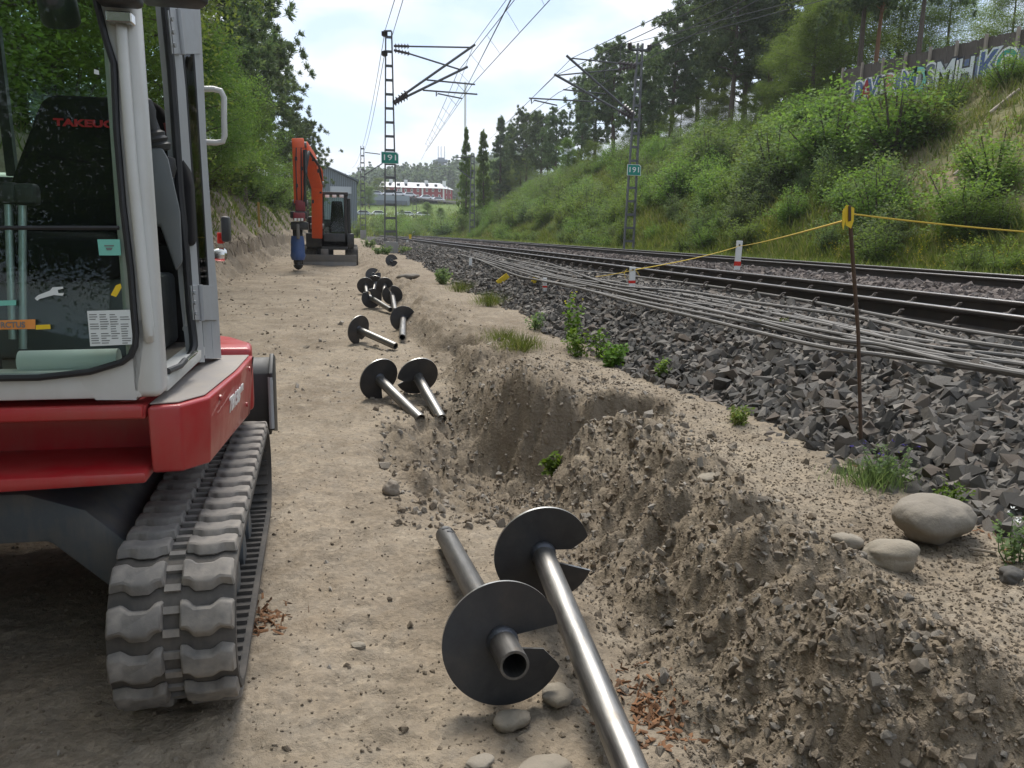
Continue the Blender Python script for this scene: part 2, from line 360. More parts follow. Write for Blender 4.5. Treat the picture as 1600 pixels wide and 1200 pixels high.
def scalemat():
    m, t, b = newmat('mill_scale'); f = noise(t, 7, 6, .7); g = noise(t, 30, 4, .7)
    c = ramp(t, f, [(.3, (.026, .027, .031)), (.55, (.046, .047, .050)), (.75, (.078, .072, .066))])
    c = mixc(t, ramp(t, g, [(.6, (0, 0, 0)), (.8, (.5,)*3)]), c, (.10, .08, .06)); c = mixc(t, ramp(t, noise(t, 2.6, 4, .6), [(.45, (0, 0, 0)), (.75, (.6,)*3)]), c, (.060, .046, .036))
    t.links.new(c, b.inputs['Base Color']); b.inputs['Metallic'].default_value = .35
    r = N(t, 'ShaderNodeMapRange'); r.inputs[3].default_value = .36; r.inputs[4].default_value = .62; t.links.new(f, r.inputs[0])
    t.links.new(r.outputs[0], b.inputs['Roughness']); bump(t, b, g, .1, .002); return m
M['scale'] = scalemat()
M['weld'] = paint('weld_bead', (.12, .13, .15), .35, .8, .2, (.2, .2, .25), 40, 0, .5, .5)
M['edge'] = paint('cut_edge', (.42, .42, .41), .35, .9, .3, (.25, .2, .16), 20)
M['rail_steel'] = paint('rusty_rail', (.040, .034, .030), .6, .3, .6, (.085, .058, .043), 5)
M['rail_head'] = paint('rail_running_face', (.24, .24, .25), .34, .9, .3, (.12, .1, .09), 3)
M['clip'] = paint('rail_clip', (.10, .085, .075), .65, .2, .5, (.16, .12, .09), 30)
M['concrete'] = paint('concrete', (.30, .29, .275), .9, 0, .6, (.20, .185, .165), 6, 0, .2, .3)
M['cable'] = paint('grey_cable', (.125, .12, .115), .6, 0, .5, (.22, .195, .17), 9)
M['rope'] = paint('yellow_rope', (.60, .42, .05), .7, 0, .25, (.5, .4, .18), 30)
M['galv'] = paint('painted_mast_steel', (.115, .12, .125), .6, .3, .5, (.17, .16, .15), 3)
M['wire'] = paint('wire', (.11, .11, .115), .6, .4, 0)
M['insulator'] = paint('insulator', (.085, .07, .07), .35, 0, .1)
M['sign_green'] = paint('sign_green', (.005, .24, .175), .45, 0, .05, (.1, .25, .2), 6)
M['sign_white'] = paint('sign_white', (.82, .84, .82), .5, 0, .03)
M['rust_bar'] = paint('rusty_bar', (.085, .055, .038), .8, .2, .6, (.15, .085, .05), 25)
M['bark'] = paint('bark', (.095, .078, .065), .95, 0, .7, (.15, .12, .095), 5, 0, .1, .6)
M['bark_orange'] = paint('pine_bark', (.22, .12, .07), .95, 0, .6, (.13, .095, .075), 3, 0, .1, .6)
M['leaf_bright'] = leafmat('leaf_bright', (.115, .175, .045), (.17, .235, .062), .54, .5, (.21, .27, .09))
M['leaf_mid'] = leafmat('leaf_mid', (.10, .172, .045), (.155, .235, .062), .54, .5, (.19, .26, .085))
M['leaf_grey'] = leafmat('leaf_grey', (.12, .178, .08), (.175, .235, .11), .52, .55, (.21, .26, .14))
M['needle'] = leafmat('needle', (.085, .125, .07), (.125, .175, .095), .42, .6, (.165, .205, .115))
M['needle_far'] = leafmat('needle_far', (.10, .145, .095), (.13, .18, .115), .4, .6, (.16, .205, .13))
M['grass'] = leafmat('grass', (.11, .15, .035), (.16, .20, .05), .4, .6, (.26, .24, .11))
M['dry_grass'] = leafmat('dry_grass', (.22, .19, .10), (.30, .26, .15), .25, .7, (.16, .16, .06))
M['petal'] = leafmat('yellow_petal', (.55, .48, .02), (.65, .55, .03), .3)
M['petal_blue'] = leafmat('violet_petal', (.09, .05, .30), (.12, .06, .36), .3)
M['weed'] = leafmat('weed', (.09, .16, .025), (.13, .21, .035), .4, .5, (.17, .24, .05))
M['wood_grey'] = paint('weathered_wood', (.10, .082, .066), .9, 0, .5, (.15, .13, .11), 4)
M['wood_stick'] = paint('dead_branch', (.30, .255, .205), .9, 0, .5, (.2, .16, .12), 12)
M['falu'] = paint('red_timber', (.29, .018, .026), .8, 0, .25, (.26, .09, .08), 2)
M['roof_pale'] = paint('pale_metal_roof', (.50, .51, .52), .5, .1, .15, (.5, .5, .5), 1)
M['clad'] = paint('metal_cladding', (.23, .265, .30), .55, .2, .2, (.22, .23, .25), 1)
M['clad_dark'] = paint('dark_cladding', (.10, .12, .145), .55, .2, .2, (.14, .15, .17), 1)
M['asphalt'] = paint('asphalt', (.07, .07, .072), .9, 0, .4, (.11, .105, .1), 3)
M['car_white'] = paint('car_white', (.72, .73, .74), .3, 0, .03, (.5, .5, .5), 2, .5)
M['car_silver'] = paint('car_silver', (.40, .42, .45), .3, .4, .03, (.4, .4, .4), 2, .5)
M['window'] = paint('window_pane', (.03, .04, .05), .12, 0, .05)
def graffiti_mat():
    m, t, b = newmat('graffiti_wall'); v = obj_coord(t)
    vo = N(t, 'ShaderNodeTexVoronoi'); vo.inputs['Scale'].default_value = .55
    mp = N(t, 'ShaderNodeVectorMath', operation='ADD'); nn = N(t, 'ShaderNodeTexNoise'); nn.inputs['Scale'].default_value = .7; t.links.new(v, nn.inputs['Vector'])
    t.links.new(v, mp.inputs[0]); t.links.new(nn.outputs['Color'], mp.inputs[1]); t.links.new(mp.outputs[0], vo.inputs['Vector'])
    sp = N(t, 'ShaderNodeSeparateColor'); t.links.new(vo.outputs['Color'], sp.inputs[0])
    c = ramp(t, sp.outputs[0], [(0, (.25, .27, .27)), (.22, (.12, .16, .28)), (.4, (.24, .30, .26)), (.58, (.34, .33, .32)), (.74, (.10, .11, .16)), (.88, (.32, .12, .11))])
    c.node.color_ramp.interpolation = 'CONSTANT'
    c = mixc(t, ramp(t, noise(t, 1.6, 5), [(.4, (0, 0, 0)), (.8, (.7,)*3)]), c, (.30, .30, .285))
    t.links.new(c, b.inputs['Base Color']); b.inputs['Roughness'].default_value = .85; return m
M['graffiti'] = graffiti_mat()
# ------------------------------------------------------------------ ground heights
def pit_shape(x):
    xs = [.05, .45, .72, .98, 1.27, 1.6, 1.95]
    yn = np.interp(x, xs, [4.6, 3.75, 3.45, 3.45, 3.75, 4.0, 4.35]); yf = np.interp(x, xs, [4.75, 5.3, 5.75, 5.5, 5.05, 4.75, 4.5])
    d = np.interp(x, xs, [0, .07, .17, .28, .32, .24, .0]); return yn, yf, d
def bank_edge(y): return -2.45 + .35*(vn(y*.35, 3.3, 5)-.5) + .18*(vn(y*1.3, 1.1, 6)-.5) + .9*ss(34, 80, y)
def rough(x, y):
    """how broken the soil is: 1 on the heap and in the pit, little on the driven platform"""
    a = ss(.72, 1.05, x)*(1-.86*ss(1.42, 1.70, x + .25*(vn(y*1.3, 5, 23)-.5)))*ss(1.0, 1.4, y)*(1-.45*ss(5.5, 9, y))
    yn, yf, d = pit_shape(x); b = ss(yn-.3, yn+.1, y)*(1-ss(yf, yf+.25, y))*ss(.1, .35, x)*(1-ss(1.8, 2.05, x))
    c = ss(-2.25, -2.6, x)*.7*(1-.6*ss(-3.2, -3.6, x))
    return np.clip(np.maximum(np.maximum(a, b), c), .10, 1)
def ground(x, y, fine=True):
    x = np.asarray(x, float); y = np.asarray(y, float)
    z = .12*ss(8, 28, y)
    n1 = fbm(x*.8, y*.5, 3, 1)
    z = z + .05*n1*ss(0, 3, y)
    # soil terrace along the ballast, cut back along its left edge
    xe = .86 + .16*(vn(y*1.1, .5, 11)-.5) + .12*(vn(y*3.1, 2.5, 12)-.5) + .40*ss(7.0, 7.4, y)*(1-ss(8.2, 8.7, y)) - .12*ss(9, 11, y) - .25*ss(14, 22, y)
    w = .20 + .12*vn(y*.9, 8.8, 13) + .35*ss(9, 14, y)
    hb = .24 + .06*(vn(y*.7, 4.4, 14)-.5) - .02*ss(9, 13, y) 
    berm = hb*ss(xe-.03, xe+w, x)
    heap = .24*ss(.86, 1.45, x + .12*(vn(y*2.2, 1.5, 15)-.5)) + .105*np.exp(-((x-1.30-.1*(vn(y*1.7, 3, 16)-.5))/.23)**2)*(.75+.6*(vn(y*1.9, 6, 17)-.5))
    heap = heap*ss(1.12, 1.50, y + .25*(vn(x*3, 2, 18)-.5))
    k = ss(4.3, 5.3, y)
    z = z + heap*(1-k) + berm*k
    yn, yf, d = pit_shape(x + .10*(vn(y*3, x*3, 19)-.5))
    yy = y + .30*(vn(x*3.2, y*3.2, 20)-.5) + .08*(vn(x*9, y*9, 25)-.5) + .03*(vn(x*27, y*27, 26)-.5)
    v = (yy-yn)/np.maximum(yf-yn, .05)
    prof = ss(0, .62, v)*(1-ss(.68, 1.02, v))
    z = z - prof*d - prof*.24*ss(.8, 1.3, x)*ss(2.0, 1.8, x)
    z = z - .05*ss(.25, .6, x)*(1-ss(.75, 1.0, x))*ss(2.9, 3.6, y)*(1-ss(5.2, 6.4, y))
    # earth bank on the left and the wood behind it
    xb = bank_edge(y); t = (xb - x + .25*(fbm(y*1.2, x*1.2, 3, 21)))
    hbk = 2.35 + .4*(vn(y*.25, 9, 22)-.5)
    z = z + hbk*np.clip(.16*ss(0, .45, t) + .20*ss(.45, .56, t) + .64*ss(.5, 2.1, t), 0, 1) + .16*np.clip(t-1.4, 0, 30)
    if fine:
        r = rough(x, y)
        f1 = fbm(x*3.2, y*3.2, 4, 31); f2 = fbm(x*11, y*11, 4, 41, .6); f3 = np.abs(fbm(x*7, y*7, 4, 51, .55))
        z = z + r*(.12*f1 + .075*f2 - .08*f3 - .05*np.abs(fbm(x*15, y*15, 3, 55, .6))) + .010*f2 + .016*fbm(x*2.2, y*1.4, 3, 61)
        for xc_, ph in ((-.02, 1), (.42, 2), (-1.55, 3)):      # faint track prints of the machines
            d_ = x-xc_-.07*np.sin(y*.55+ph)-.04*(vn(y*.7, ph, 33)-.5); mk_ = np.exp(-(d_/.13)**4)*ss(.40, .62, vn(y*.9+x*.6, ph*3.1, 34))*ss(.75, .55, x)
            z = z + mk_*(-.007 + .006*np.sin((y+np.abs(d_)*.35)*2*np.pi/.105))
        lum = np.clip(fbm(x*5, y*5, 3, 71) - .12, 0, 1); z = z + r*.15*lum*ss(.9, 1.1, x)
    return z
RX = [4.65, 5.74, 9.12, 10.3]          # rails
RAIL_TOP, RAIL_H = .752, .165
def curve(y): y = np.asarray(y, float); return -np.where(y > 85, (y-85)**2/900.0, 0)
def ballast(x, y):
    toe = 2.18 + .16*(vn(y*.8, 7, 81)-.5) + .10*(vn(y*3, 7, 82)-.5)
    z = np.interp(x, [0, 2.2, 2.55, 2.95, 3.35, 3.9, 4.5, 4.8, 5.6, 5.9, 6.4, 8.6, 9.0, 12.0, 13.2], [.02, .22, .40, .53, .575, .585, .575, .52, .52, .56, .60, .60, .57, .57, .20])
    z = z - .45*ss(toe+.02, toe-.22, x)
    return z + .02*fbm(x*3, y*3, 3, 83)
def hill(x, y):
    x = np.asarray(x, float); y = np.asarray(y, float)
    t = np.clip(x-12.6-.8*(vn(y*.12, 1, 91)-.5), 0, None)
    up = np.where(t < 9.7, .70*t, .70*9.7 + .04*(t-9.7))
    up = up*np.clip(1.02-.0*y, 0, 1)
    fade = 1-ss(70, 150, y + .5*(x-20))
    return .22 + up*(.12+.88*fade) + .6*fbm(x*.22, y*.16, 4, 92)*ss(.3, 3, t)*(1-.75*ss(17.5, 20.5, x)) + .12*fbm(x*1.4, y*1.2, 3, 93)
def field(x, y):
    yy = y+.04*np.clip(x, -100, 200); return np.interp(yy, [95, 120, 150, 188, 206, 214, 219, 300, 350, 480, 700], [.12, 1.0, 2.9, 4.6, 5.0, 7.4, 9.0, 12.4, 14, 30, 44]) + .5*fbm(x*.03, y*.03, 3, 95)*ss(100, 180, y)

def sheet(name, xs, ys, fz, mat, curved=False, smooth=True):
    X, Y = np.meshgrid(xs, ys); Z = fz(X, Y); XX = X + (curve(Y) if curved else 0)
    V = np.stack([XX.ravel(), Y.ravel(), Z.ravel()], 1); nx, ny = len(xs), len(ys)
    i = np.arange(nx*ny).reshape(ny, nx)
    F = np.stack([i[:-1, :-1].ravel(), i[:-1, 1:].ravel(), i[1:, 1:].ravel(), i[1:, :-1].ravel()], 1)
    o = ob(name, npmesh(name, V, F, mat, smooth)); return tag(o, kind='structure')
gx = np.concatenate([-2.4-np.geomspace(.05, 9.5, 70)[::-1], np.arange(-2.4, -.5, .04), np.arange(-.5, 2.2, .0165), np.arange(2.2, 2.75, .05)])
gy = np.concatenate([np.arange(-24, .8, .15), np.geomspace(.8, 115, 780)])
ground_o = sheet('dirt_ground', gx, gy, ground, M['dirt'])
at_ = ground_o.data.attributes.new('dug', 'FLOAT', 'POINT'); _X, _Y = np.meshgrid(gx, gy); at_.data.foreach_set('value', (np.clip((rough(_X, _Y)-.3)/.5, 0, 1)*(.45+.9*vn(_X*1.7, _Y*1.7, 88))*np.where(_X < -2, .3, 1)).clip(0, 1).ravel().astype(np.float32))
tag(ground_o, 'pale brown dug and driven over dirt of the work strip', None)
bal_o = sheet('ballast_bed', np.concatenate([np.arange(1.95, 4, .06), np.arange(4, 13.3, .3)]), np.concatenate([np.arange(-4, 1, .3), np.geomspace(1, 260, 330)]), ballast, M['ballast_bed'], True)
hill_o = sheet('cutting_slope', np.concatenate([np.arange(12.4, 26, .33), np.geomspace(26, 90, 24)]), np.concatenate([np.arange(-12, 80, .4), np.geomspace(80, 260, 70)]), hill, M['slope_soil'])
wood_o = sheet('forest_floor', np.linspace(-90, -11.8, 40), np.linspace(-40, 190, 70), lambda x, y: ground(np.maximum(x, -11.8), np.minimum(y, 110), False)+.03*(-11.8-x)*0-.02, M['forest_floor'])
field_o = sheet('grass_field', np.linspace(-220, 620, 120), np.concatenate([np.linspace(72, 200, 50), np.linspace(205, 700, 70)]), lambda x, y: np.where(x > 12, np.minimum(field(x, y), 40), field(x, y)) - .25*ss(120, 72, y), M['field'])
earth_o = sheet('earth', np.linspace(-1200, 1200, 13), np.linspace(-1200, 1200, 13), lambda x, y: x*0-1.2, M['field'])

# ------------------------------------------------------------------ stones
def hull(n, seed, flat=(1, .85, .65), tries=0):
    r = np.random.default_rng(seed); p = r.normal(size=(n, 3)); p /= np.linalg.norm(p, axis=1)[:, None]; p *= r.uniform(.8, 1.1, (n, 1))*np.array(flat)
    bm = bmesh.new(); vs = [bm.verts.new(q) for q in p]; res = bmesh.ops.convex_hull(bm, input=vs)
    bmesh.ops.delete(bm, geom=[g for g in res['geom_interior'] if isinstance(g, bmesh.types.BMVert)], context='VERTS')
    bmesh.ops.triangulate(bm, faces=bm.faces); bm.verts.index_update(); bm.verts.ensure_lookup_table()
    V = np.array([v.co[:] for v in bm.verts]); F = np.array([[v.index for v in f.verts] for f in bm.faces]); bm.free(); return V, F
def chunk(seed):
    r = np.random.default_rng(seed); c = np.array([(a, b, d) for a in (-1, 1) for b in (-1, 1) for d in (-1, 1)], float)*np.array((.78, r.uniform(.45, .72), r.uniform(.30, .55)))
    c += r.normal(size=c.shape)*np.array((.22, .18, .14)); e = r.normal(size=(6, 3)); e = e/np.linalg.norm(e, axis=1)[:, None]*np.array((1.0, .72, .56))*r.uniform(.8, 1.05, (6, 1)); p = np.concatenate([c, e])
    bm = bmesh.new(); vs = [bm.verts.new(q) for q in p]; res = bmesh.ops.convex_hull(bm, input=vs)
    bmesh.ops.delete(bm, geom=[g for g in res['geom_interior'] if isinstance(g, bmesh.types.BMVert)], context='VERTS')
    bmesh.ops.triangulate(bm, faces=bm.faces); bm.verts.index_update()
    V = np.array([v.co[:] for v in bm.verts]); F = np.array([[v.index for v in f.verts] for f in bm.faces]); bm.free(); return V, F
ANG = [chunk(100+i) for i in range(16)]
SOIL = [hull(15, 400+i, (1, RNG.uniform(.65, .9), RNG.uniform(.5, .75))) for i in range(12)]
RND = [hull(20, 200+i, (1, RNG.uniform(.7, .95), RNG.uniform(.5, .75))) for i in range(10)]
def rotm(n, tilt=1.0, rng=RNG):
    q = rng.normal(size=(n, 4)); q[:, 1:3] *= tilt; q /= np.linalg.norm(q, axis=1)[:, None]; w, x, y, z = q.T
    return np.stack([1-2*(y*y+z*z), 2*(x*y-z*w), 2*(x*z+y*w), 2*(x*y+z*w), 1-2*(x*x+z*z), 2*(y*z-x*w), 2*(x*z-y*w), 2*(y*z+x*w), 1-2*(x*x+y*y)], 1).reshape(n, 3, 3)
def scatter_mesh(name, tmpl, P, S, R, mat, smooth=False):
    k = RNG.integers(0, len(tmpl), len(P)); Vs, Fs, n = [], [], 0
    for j, (V, F) in enumerate(tmpl):
        m = k == j
        if not m.any(): continue
        vv = np.einsum('nij,vj->nvi', R[m], V)*S[m][:, None, None] + P[m][:, None, :]
        c = m.sum(); Vs.append(vv.reshape(-1, 3)); Fs.append((F[None]+(np.arange(c)*len(V))[:, None, None]+n).reshape(-1, 3)); n += c*len(V)
    return npmesh(name, np.concatenate(Vs), np.concatenate(Fs), mat, smooth)
def in_view(P, mar=40):
    d = P-CAMP; z = d@_fw; z = np.where(z < .1, 1e9, z); px = 800+FPX*(d@_r)/z; py = 600-FPX*(d@_u)/z
    return (z < 1e8) & (px > -mar) & (px < 1600+mar) & (py > -mar) & (py < 1200+mar), px, py, z
def stones(name, stuff_name, tmpl, P, S, tilt, mat, parent, keep=300):
    """the largest in the picture as single objects, the rest as one mass"""
    R = rotm(len(P), tilt); vis, px, py, z = in_view(P); app = np.where(vis, S/z, 0); o = np.argsort(-app); top, rest = o[:keep], o[keep:]
    shared = [npmesh(name, V, F, mat) for V, F in tmpl]
    for i in top:
        s = bpy.data.objects.new(name, shared[RNG.integers(len(shared))]); link(s); s.parent = parent
        mm = np.eye(4); mm[:3, :3] = R[i]*S[i]; mm[:3, 3] = P[i]; s.matrix_local = Matrix(mm.tolist())
    st = ob(stuff_name, scatter_mesh(stuff_name, tmpl, P[rest], S[rest], R[rest], mat), parent); tag(st, kind='stuff')
def zone(n, x0, x1, y0, y1, p=1.6):
    """points whose density falls with distance"""
    u = RNG.random(n); y = (y0**(1-p) + u*(y1**(1-p)-y0**(1-p)))**(1/(1-p)) if p != 1 else y0*(y1/y0)**u
    return RNG.uniform(x0, x1, n), y
bx, by = zone(25000, 2.12, 4.62, 1.6, 14, 1.2); b2x, b2y = zone(12000, 2.12, 4.62, 14, 70, 1.5)
x = np.concatenate([bx, b2x]); y = np.concatenate([by, b2y])
S = np.clip(RNG.lognormal(math.log(.0285), .32, len(x)), .014, .058)*np.where(y > 14, 1.0+.012*(y-14), 1)
z = ballast(x, y) + RNG.uniform(-.3, .55, len(x))*S
rail_keep = np.abs(x-4.65) > .12 + S*.5
P = np.stack([x + curve(y), y, z], 1)[rail_keep]
stones('ballast_stone', 'ballast_stones', ANG, P, S[rail_keep], .8, M['ballast'], bal_o)
x1, y1 = zone(3000, 4.82, 5.58, 3, 60, 1.2); x2, y2 = zone(10500, 5.9, 8.98, 4, 90, 1.25); x3, y3 = zone(2600, 9.25, 12.3, 8, 90, 1.3)
x = np.concatenate([x1, x2, x3]); y = np.concatenate([y1, y2, y3]); S = np.clip(RNG.lognormal(math.log(.042), .22, len(x)), .025, .07)*(1+.008*y)
P = np.stack([x + curve(y), y, ballast(x, y) + RNG.uniform(-.2, .45, len(x))*S ], 1)
tr = ob('rust_tinted_ballast', scatter_mesh('rust_tinted_ballast', ANG, P, S, rotm(len(P), .8), M['ballast_rusty']), bal_o); tag(tr, kind='stuff')

# stones and clods in the dug soil
x, y = zone(34000, .6, 2.25, 1.15, 14, 1.35); r = rough(x, y); keep = RNG.random(len(x)) < np.clip(r*.8-.12, .03, 1)*np.where(y > 6, .6, 1)
x, y = x[keep], y[keep]; S = np.clip(RNG.lognormal(math.log(.0066), .62, len(x)), .0028, .024)
x2, y2 = zone(2200, -.9, .9, 1.3, 12, 1.4); keep = RNG.random(len(x2)) < .10+.25*(x2 > .35); x2, y2 = x2[keep], y2[keep]
S2 = np.clip(RNG.lognormal(math.log(.0085), .5, len(x2)), .004, .03)
x3, y3 = zone(2600, .2, 1.9, 3.3, 6.2, 1.1); S3 = np.clip(RNG.lognormal(math.log(.010), .55, len(x3)), .004, .035)
x4, y4 = zone(1500, -4.2, -2.1, 5, 40, 1.2); S4 = np.clip(RNG.lognormal(math.log(.022), .5, len(x4)), .008, .09)
x5, y5 = zone(1100, -2.2, 1.2, 6, 34, 1.2); S5 = np.clip(RNG.lognormal(math.log(.013), .5, len(x5)), .006, .05)
x = np.concatenate([x, x2, x3, x4, x5]); y = np.concatenate([y, y2, y3, y4, y5]); S = np.concatenate([S, S2, S3, S4, S5])
P = np.stack([x, y, ground(x, y) + RNG.uniform(-.35, .35, len(x))*S], 1)
half = RNG.random(len(x)) < .5
stones('soil_stone', 'soil_stones', SOIL+ANG[:5], P[~half], S[~half], .8, M['soil_stone'], ground_o, 230)
cl = ob('soil_clods', scatter_mesh('soil_clods', SOIL, P[half], S[half]*1.15, rotm(half.sum()), M['clod']), ground_o); tag(cl, kind='stuff')
xa, ya = zone(6000, -1.6, .9, 1.2, 9, 1.6); xb_, yb_ = zone(26000, .8, 2.15, 1.2, 7, 1.4); x = np.concatenate([xa, xb_]); y = np.concatenate([ya, yb_]); S = np.clip(RNG.lognormal(math.log(.0045), .4, len(x)), .002, .012)
pg = ob('grit', scatter_mesh('grit', SOIL[:4], np.stack([x, y, ground(x, y)], 1), S, rotm(len(x)), M['clod']), ground_o); tag(pg, kind='stuff')
# reddish bark litter
bc = []
for px, py, n, sp in ((405, 955, 130, .05), (1022, 1110, 150, .06), (1000, 1065, 50, .05), (1590, 860, 90, .08), (1400, 760, 60, .1)):
    c = atz(px, py, .02 if px < 1100 else .22); bc.append(np.stack([RNG.normal(c[0], sp, n), RNG.normal(c[1], sp*1.3, n)], 1))
bc = np.concatenate(bc); chip = [(V*np.array([1, .35, .12]), F) for V, F in ANG[:5]]
P = np.stack([bc[:, 0], bc[:, 1], ground(bc[:, 0], bc[:, 1])+.004], 1)
bk = ob('bark_litter', scatter_mesh('bark_litter', chip, P, RNG.uniform(.006, .022, len(P)), rotm(len(P), .35), M['bark_chip']), ground_o); tag(bk, kind='stuff')

# roots hanging from the broken edge of the left bank
m = MB(); g = np.random.default_rng(99)
for i in range(420):
    y = 12+g.random()**1.3*30; x = float(bank_edge(y))-.52+g.normal()*.07; z = float(ground(x, y, False))+.05
    p = np.array((x, y, z)); q_ = p+np.array((g.uniform(.0, .12), g.normal()*.10, -g.uniform(.05, .26))); m.tube([p, (p+q_)/2+g.normal(size=3)*.025, q_], g.uniform(.003, .009), 3, False)
rt = m.build('root_fringe', M['bark'], ground_o); tag(rt, kind='stuff')
def onground(px, py, z0=0.0, f=None):
    f = f or ground; z = z0
    for _ in range(12):
        p = atz(px, py, z); z = .5*z + .5*float(f(p[0], p[1]))
    p = atz(px, py, z); return np.array([p[0], p[1], float(f(p[0], p[1]))])
def boulder(px, py, w, lab, seed, flat=(1, .8, .62), rz=0, mat='boulder', z0=.2, f=None, sink=.55, name='boulder', cat='boulder', group=None):
    p = onground(px, py, z0, f); d = np.linalg.norm(p-CAMP); r = w/FPX*d/2
    bm = bmesh.new(); bmesh.ops.create_icosphere(bm, subdivisions=4, radius=1)
    q = np.random.default_rng(seed); ph = q.uniform(0, 9, 6)
    for v in bm.verts:
        c = v.co.copy(); k = 1 + .10*mnoise.fractal(c*1.6+Vector((seed, 0, 0)), 1, 2, 5) + .18*math.sin(1.7*c.x+ph[0])*math.cos(1.5*c.y+ph[1]) + .14*math.sin(2.6*c.z+ph[2]+c.x) + .04*math.sin(6*c.x+ph[3])*math.sin(5*c.y+ph[4]) + .015*math.sin(13*c.y+ph[5])*math.sin(11*c.z)
        if c.z > .55: k *= 1-.25*(c.z-.55)
        v.co = Vector((c.x*flat[0], c.y*flat[1], c.z*flat[2]))*k*r
    me = bpy.data.meshes.new(name); bm.to_mesh(me); bm.free(); me.polygons.foreach_set('use_smooth', np.ones(len(me.polygons), bool)); me.materials.append(M[mat])
    o = ob(name, me, None, (p[0], p[1], p[2]+r*flat[2]*(1-sink)-.0)); o.rotation_euler = (random.uniform(-.1, .1), random.uniform(-.15, .15), rz)
    return tag(o, lab, cat, group)
boulder(1458, 842, 104, 'large smooth tan boulder on the dirt terrace beside the ballast edge', 1, (1, .75, .66), .25, sink=.2)
boulder(1385, 882, 82, 'pale tilted flat boulder half buried in the crest of the soil heap', 5, (1, .7, .5), -.4, sink=.3)
boulder(1323, 858, 40, 'small pale round stone just left of the pale tilted boulder', 3, (1, .8, .75), 0, sink=.3, name='field_stone', cat='stone')
boulder(1112, 742, 46, 'flat pale stone lying on the heap top near the pit', 4, (1, .6, .35), .5, sink=.3, name='field_stone', cat='stone')
boulder(612, 772, 26, 'round tan stone on the near lip of the pit below the twin piles', 6, (1, .9, .95), 0, z0=0, sink=.2, name='field_stone', cat='stone')
boulder(800, 1138, 48, 'rounded brown stone under the front of the nearest steel disc', 7, (1, .8, .62), .6, z0=0, sink=.3, name='field_stone', cat='stone')
boulder(850, 1205, 78, 'broad flat tan stone at the bottom edge below the nearest disc', 8, (1, .7, .3), .2, z0=0, sink=.5, name='field_stone', cat='stone')
boulder(748, 1197, 44, 'low pale stone sunk in the dirt left of the broad flat stone', 9, (1, .8, .4), .2, z0=0, sink=.5, name='field_stone', cat='stone')
boulder(868, 1095, 60, 'angular grey stone peeking out behind the nearest steel disc', 10, (1, .7, .5), 1, z0=0, sink=.4, name='field_stone', cat='stone')
boulder(1580, 908, 36, 'dark grey stone on the terrace right of the large smooth boulder', 11, (1, .8, .7), .3, mat='ballast', name='field_stone', cat='stone')
boulder(1368, 748, 30, 'small flat stone in front of the weeds at the stake foot', 12, (1, .8, .4), .3, name='field_stone', cat='stone')
boulder(775, 545, 30, 'grey white stone on top of the cut berm beside the grass', 13, (1, .8, .5), .3, name='field_stone', cat='stone')
boulder(638, 438, 34, 'wide flat stone on the berm behind the row of piles', 14, (1, .8, .4), .1, z0=.2, name='field_stone', cat='stone')
boulder(560, 1010, 20, 'small pebble grey stone alone on the open dirt left of the nearest pile', 15, (1, .8, .5), .1, z0=0, name='field_stone', cat='stone')

# ------------------------------------------------------------------ railway
def rail_profile():
    h = RAIL_H; return [(-.075, 0), (.075, 0), (.075, .012), (.022, .03), (.0095, .05), (.0095, h-.045), (.030, h-.034), (.036, h-.02), (.034, h-.006), (.026, h), (-.026, h), (-.034, h-.006), (-.036, h-.02), (-.030, h-.034), (-.0095, h-.045), (-.0095, .05), (-.022, .03), (-.075, .012)]
def sweep(name, poly, x0, ys, z0, mat, parent):
    V = []; n = len(poly)
    for y in ys: V += [(x0+u+float(curve(y)), y, z0+w) for u, w in poly]
    F = [[i*n+k, i*n+(k+1) % n, (i+1)*n+(k+1) % n, (i+1)*n+k] for i in range(len(ys)-1) for k in range(n)]
    me = npmesh(name, V, F, mat, True); me.set_sharp_from_angle(angle=.5); return ob(name, me, parent)
def clip_mesh():
    m = MB(); b = .0
    m.box(-.10, -.015, -.05, .05, 0, .03)
    pts = [(-.09, -.03, .03), (-.10, -.045, .055), (-.075, -.05, .085), (-.04, -.035, .085), (-.02, 0, .06), (-.045, .03, .045), (-.085, .035, .04)]
    m.tube(pts, .011, 6); o = m.build('rail_clip', M['clip']); me = o.data; bpy.data.objects.remove(o); return me
CLIP = clip_mesh()
ys_r = np.concatenate([np.linspace(-4, 85, 30), np.linspace(90, 230, 36)])
for ti, (a, b) in enumerate(((0, 1), (2, 3))):
    trk = empty('railway_track', ((RX[a]+RX[b])/2, 0, 0), ('near railway track with its dark rails beside the grey cables', 'far railway track at the foot of the green slope')[ti], 'railway track')
    for rx in (RX[a], RX[b]):
        ra = sweep('rail', rail_profile(), 0, ys_r, 0, M['rail_steel'], trk); ra.location = (rx-trk.location.x, 0, RAIL_TOP-RAIL_H)
        hd = sweep('running_face', [(-.027, .0), (.027, .0), (.024, .0025), (-.024, .0025)], 0, ys_r, RAIL_H, M['rail_head'], ra)
        if rx == RX[0]:
            for i in range(60):
                c = ob('rail_clip', CLIP, ra); c.location = (-.035, 2.2+.61*i, .018)
        elif rx in (RX[1],):
            for i in range(40):
                c = ob('rail_clip', CLIP, ra); c.location = (-.035, 2.2+.61*i, .018)
    sl = MB().prism([(-1.25, 0), (1.25, 0), (1.25, -.02), (1.22, -.16), (-1.22, -.16), (-1.25, -.02)], -.12, .12, 'y').build('sleeper', M['concrete'], trk, .008, 1)
    sl.location = (0, 2.2, RAIL_TOP-RAIL_H)
    for i in range(1, 90):
        c = sl.copy(); link(c); c.location = (0, 2.2+.61*i, RAIL_TOP-RAIL_H)

